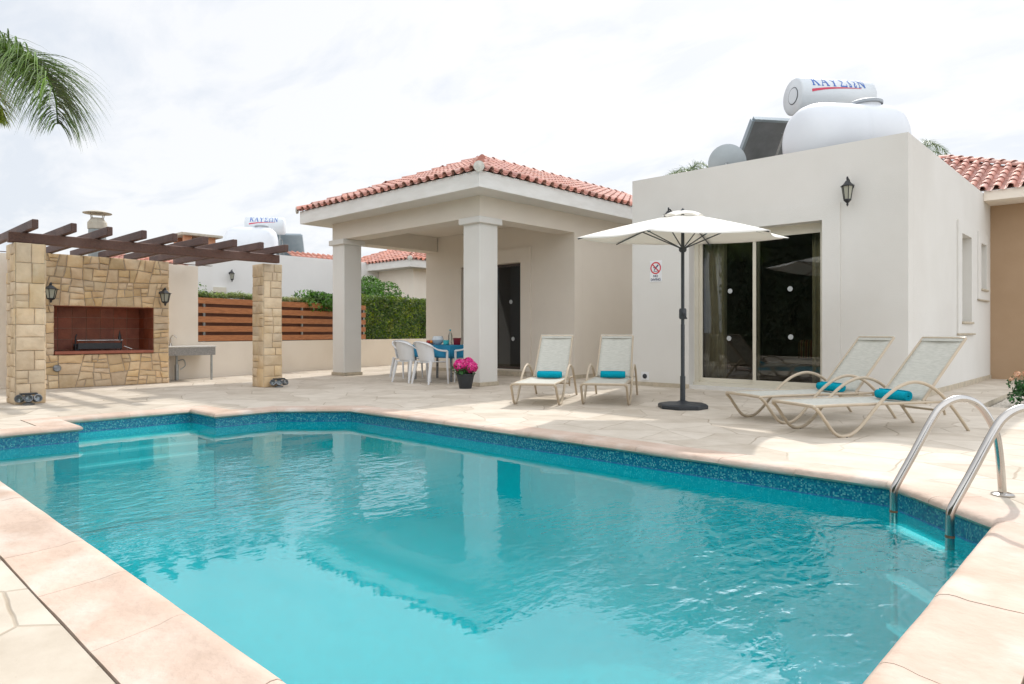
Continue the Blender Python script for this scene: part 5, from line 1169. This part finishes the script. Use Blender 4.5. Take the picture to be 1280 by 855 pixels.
# ------------------------------------------------------------------ light
SD = Vector((-.38, 1.07, 1.0)).normalized()
sun = bpy.data.lights.new('sun', 'SUN'); sun.energy = 2.15; sun.angle = R(.9); sun.color = (1, .955, .88)
so = bpy.data.objects.new('sun', sun); col.objects.link(so); so.rotation_euler = (-SD).to_track_quat('-Z', 'Y').to_euler()
w = bpy.data.worlds.new('World'); scene.world = w; w.use_nodes = True; nt = w.node_tree; L = nt.links
for n_ in list(nt.nodes): nt.nodes.remove(n_)
out = nt.nodes.new('ShaderNodeOutputWorld'); sky = nt.nodes.new('ShaderNodeTexSky'); sky.sky_type = 'NISHITA'; sky.sun_disc = False
sky.sun_elevation = math.asin(SD.z); sky.sun_rotation = math.atan2(SD.x, SD.y); sky.dust_density = 2.5; sky.air_density = 1
bg = nt.nodes.new('ShaderNodeBackground'); bg.inputs[1].default_value = .10; L.new(sky.outputs[0], bg.inputs[0])
tc = nt.nodes.new('ShaderNodeTexCoord'); sp = nt.nodes.new('ShaderNodeSeparateXYZ'); L.new(tc.outputs['Generated'], sp.inputs[0])
zz = nd(nt, 'ShaderNodeMath', operation='MAXIMUM'); L.new(sp.outputs[2], zz.inputs[0]); zz.inputs[1].default_value = 0
za = nd(nt, 'ShaderNodeMath', operation='ADD'); L.new(zz.outputs[0], za.inputs[0]); za.inputs[1].default_value = .16
dx = nd(nt, 'ShaderNodeMath', operation='DIVIDE'); L.new(sp.outputs[0], dx.inputs[0]); L.new(za.outputs[0], dx.inputs[1])
dy = nd(nt, 'ShaderNodeMath', operation='DIVIDE'); L.new(sp.outputs[1], dy.inputs[0]); L.new(za.outputs[0], dy.inputs[1])
cb = nd(nt, 'ShaderNodeCombineXYZ'); L.new(dx.outputs[0], cb.inputs[0]); L.new(dy.outputs[0], cb.inputs[1])
mp = nd(nt, 'ShaderNodeMapping'); mp.inputs['Rotation'].default_value = (0, 0, R(25)); mp.inputs['Scale'].default_value = (.55, 1.1, 1); L.new(cb.outputs[0], mp.inputs[0])
n1_ = nd(nt, 'ShaderNodeTexNoise'); n1_.inputs['Scale'].default_value = 3.0; n1_.inputs['Detail'].default_value = 9; n1_.inputs['Roughness'].default_value = .58; n1_.inputs['Distortion'].default_value = .35; L.new(mp.outputs[0], n1_.inputs[0])
n2_ = nd(nt, 'ShaderNodeTexNoise'); n2_.inputs['Scale'].default_value = .55; n2_.inputs['Detail'].default_value = 3; L.new(mp.outputs[0], n2_.inputs[0])
mxn = nd(nt, 'ShaderNodeMath', operation='ADD'); L.new(n1_.outputs['Fac'], mxn.inputs[0]); L.new(n2_.outputs['Fac'], mxn.inputs[1])
cr = nd(nt, 'ShaderNodeValToRGB'); e = cr.color_ramp.elements; e[0].position = .45; e[0].color = (.80, .845, .91, 1); e[1].position = .545; e[1].color = (.97, .98, 1.0, 1)
hf = nd(nt, 'ShaderNodeMath', operation='MULTIPLY'); L.new(mxn.outputs[0], hf.inputs[0]); hf.inputs[1].default_value = .5; L.new(hf.outputs[0], cr.inputs[0])
# added: out-of-view sky, behind right and overhead, brightened to lift the shaded walls
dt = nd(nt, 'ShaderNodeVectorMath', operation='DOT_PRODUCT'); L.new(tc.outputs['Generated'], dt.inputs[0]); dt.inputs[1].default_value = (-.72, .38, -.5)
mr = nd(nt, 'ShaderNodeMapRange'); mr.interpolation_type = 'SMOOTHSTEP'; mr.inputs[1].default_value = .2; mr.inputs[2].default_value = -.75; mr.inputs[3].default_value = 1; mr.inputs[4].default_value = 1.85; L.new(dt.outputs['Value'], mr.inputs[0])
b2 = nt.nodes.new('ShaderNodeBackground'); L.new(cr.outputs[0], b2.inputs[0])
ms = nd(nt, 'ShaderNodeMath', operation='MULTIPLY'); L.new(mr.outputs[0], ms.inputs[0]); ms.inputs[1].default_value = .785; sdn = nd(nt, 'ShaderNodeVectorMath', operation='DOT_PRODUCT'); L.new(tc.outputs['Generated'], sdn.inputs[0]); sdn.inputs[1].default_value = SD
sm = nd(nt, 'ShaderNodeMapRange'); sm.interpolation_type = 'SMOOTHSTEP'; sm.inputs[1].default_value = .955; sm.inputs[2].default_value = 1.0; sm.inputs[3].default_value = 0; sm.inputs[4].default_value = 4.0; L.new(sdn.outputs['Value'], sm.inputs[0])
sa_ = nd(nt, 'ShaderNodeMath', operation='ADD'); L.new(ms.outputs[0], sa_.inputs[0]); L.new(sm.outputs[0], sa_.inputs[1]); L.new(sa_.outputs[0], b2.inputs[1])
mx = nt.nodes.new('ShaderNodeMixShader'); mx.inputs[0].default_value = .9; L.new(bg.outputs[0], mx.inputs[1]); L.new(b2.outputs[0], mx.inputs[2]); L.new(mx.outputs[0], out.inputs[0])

scene.view_settings.view_transform = 'Standard'; scene.view_settings.look = 'None'; scene.view_settings.gamma = 1; scene.view_settings.use_curve_mapping = False
scene.view_settings.exposure = .41
scene.render.engine = 'CYCLES'
scene.cycles.max_bounces = 10; scene.cycles.transparent_max_bounces = 16; scene.cycles.diffuse_bounces = 5; scene.cycles.caustics_reflective = False; scene.cycles.caustics_refractive = False
scene.cycles.use_denoising = True; scene.cycles.sample_clamp_indirect = 8
